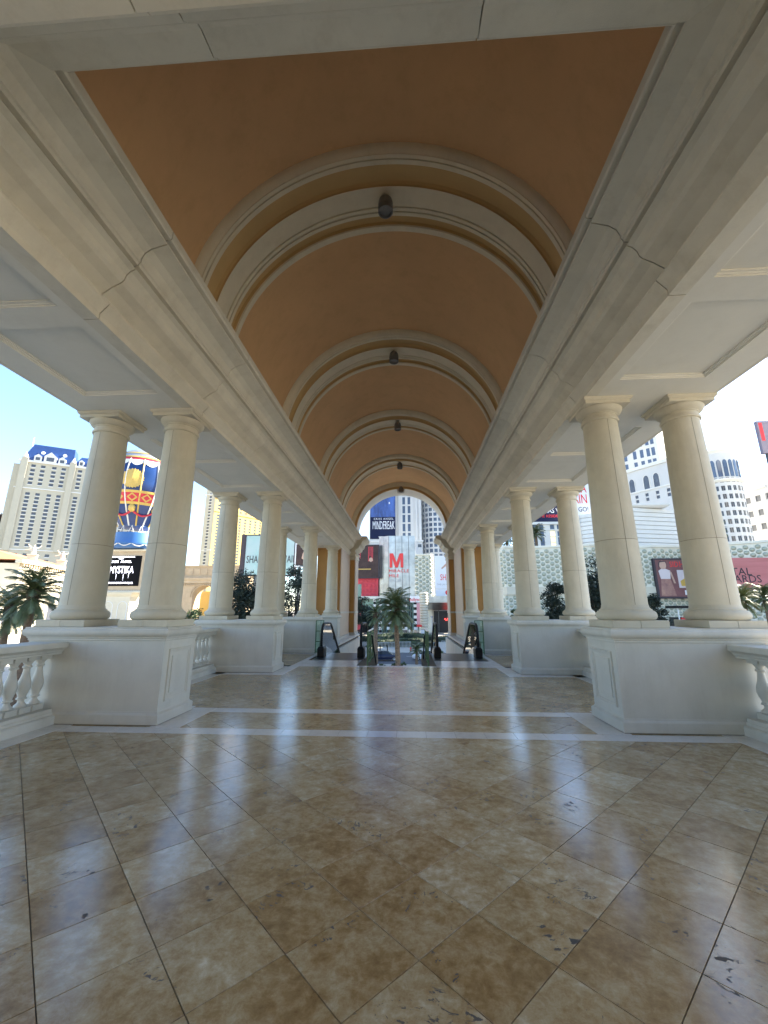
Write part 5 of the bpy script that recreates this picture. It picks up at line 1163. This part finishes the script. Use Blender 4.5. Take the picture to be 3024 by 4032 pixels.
cp = empty('canopy_shop', (X(1640,144), 144, G+.12), 0, 'dark shop front under a curved metal canopy beside the striped shop', 'shop')
def CX(px): return X(px,144)-X(1640,144)
zc0, zc1 = Z(2374,144)+o, Z(2350,144)+o
q = MB(); q.prism([(-6,zc0),(-6,zc1),(5,zc1),(5,zc0-2.6),(0.5,zc0-2.2),(-3,zc0-0.9)], 'x', CX(1656), CX(1850)); q.build('canopy', 'silver', cp)
MB().box(CX(1656), CX(1850), 4.0, 6, 0, zc0-2.65).build('shop_interior', 'dark', cp)
for px in (1690,1730,1775): MB().box(CX(px)-0.15, CX(px)+0.15, 3.6, 3.95, 0, zc0-2.4).build('mullion', 'darksteel', cp)
q = MB(); q.tube([(CX(1752)+0.28*i, 3.4, Z(2440,144)+o+0.45*math.sin(i*1.9)) for i in range(14)], 0.13, 6); q.build('neon_script', 'neon', cp)
text('hollywood', 1.5, 'redletter', cp, (CX(1642), -6.1, zc1-1.1), 0, 0.05, 0.8); MB().box(CX(1615), CX(1657), -6.05, -5.9, zc1-2.0, zc1).build('sign_board', 'whiteboard', cp)
e, w_, za, zb_ = board(1713, 1850, 2190, 2318, 146, 'whiteboard', 'white show poster with red lettering above the canopy, right of the dome panel', post=False)
text('SHANIA', 3.0, 'redletter', e, (-w_+5.0,-0.06,(zb_-za)*0.33), 0, 0.02, 0.62); text('THE LAS VEGAS RESIDENCY', 0.8, 'greyletter', e, (-w_+5.5,-0.06,(zb_-za)*0.12), 0, 0.02)
fx = -w_+4.6; h_ = zb_-za
flat(e, [(fx+0.55*math.cos(a),h_*0.84+0.7*math.sin(a)) for a in [i*PI/6 for i in range(12)]], 'skin', 'printed_head', -0.05); flat(e, [(fx-0.7,h_*0.78),(fx+0.9,h_*0.78),(fx+1.3,h_*0.42),(fx-0.6,h_*0.42)], 'redletter', 'printed_jacket', -0.05); flat(e, [(fx-0.5,h_*0.42),(fx+1.2,h_*0.42),(fx+0.9,h_*0.15),(fx+0.2,h_*0.15)], 'ink', 'printed_legs', -0.05); flat(e, [(fx-0.7,h_*0.76),(fx-2.4,h_*0.62),(fx-2.2,h_*0.58),(fx-0.7,h_*0.68)], 'skin', 'printed_arm', -0.05)
MB().box(-w_, w_, -0.02, 0.7, -2.6, -0.25).build('lower_board', 'whiteboard', e); q = MB(); q.lathe([(0.85,-0.02),(0.85,0.0),(0.1,0.01)], 16); q.v = [(p[0]-w_+4.2,-p[2]-0.06,p[1]-1.4) for p in q.v]; q.build('red_logo', 'redletter', e); text('X', 1.9, 'redletter', e, (-w_+6.0,-0.08,-1.4), 0, 0.02)
rc_ = empty('ribbed_column', (X(1669,120), 120, G+.12), 0, 'stacked ribbed lamp column before the canopy', 'column'); zt = Z(2334,120)-G
n_ = 14; q = None
for i in range(n_):
    q = MB(); z0_ = 2.2+(zt-2.2)*i/n_; z1_ = 2.2+(zt-2.2)*(i+1)/n_; q.lathe([(0.95,z0_),(1.25,z0_+0.12),(1.28,(z0_+z1_)/2),(1.1,z1_-0.05),(0.95,z1_-0.002)], 18); q.build('ring', 'cream', rc_, smooth=50)
MB().rect(-1.0, 1.0, -1.0, 1.0, [(0.2,0),(0.2,0.4),(0,0.5),(0,2.19)]).build('plinth', 'whiteboard', rc_)
bs = empty('blade_sign', (X(1647,118), 118, G+.12), 0, 'tall pale pink blade sign with red foot beside the ribbed column', 'sign'); z0_, z1_ = Z(2461,118)-G, Z(2377,118)-G
MB().bbox(-0.45, 0.45, -0.2, 0.2, z0_, z1_, 0.05).build('blade', mat('pink_sign', (0.66,0.30,0.32), 0.5, 0.05, 1), bs); MB().box(-0.5, 0.9, -0.3, 0.3, z0_-0.6, z0_-0.01).build('foot', 'redletter', bs); MB().box(-0.12, 0.12, -0.12, 0.12, 0, z0_-0.6).build('post', 'darksteel', bs)

# ---- unseen towers added towards the sun to shade the walkway and the plaza
sp = lambda s_, p_: (s_*math.sin(SUN_AZ)+p_*math.cos(SUN_AZ), s_*math.cos(SUN_AZ)-p_*math.sin(SUN_AZ))
A = sp(112, -28); B = sp(112, 8)
building('added_shade_tower', A, B, 108, 22, 'pearl', [3+4.0*i for i in range(8)], [4+4.2*j for j in range(21)], 3.2, 3.0, 'unseen pale tower added outside the right edge to shade the walkway', 'tower', winm='bluewin')
A = sp(262, -77); B = sp(262, -33)
building('added_plaza_shade_tower', A, B, 198, 26, 'pearl', [3+4.4*i for i in range(9)], [4+6.0*j for j in range(31)], 3.4, 4.0, 'second unseen tower added outside the right edge to shade the plaza', 'tower', winm='bluewin')
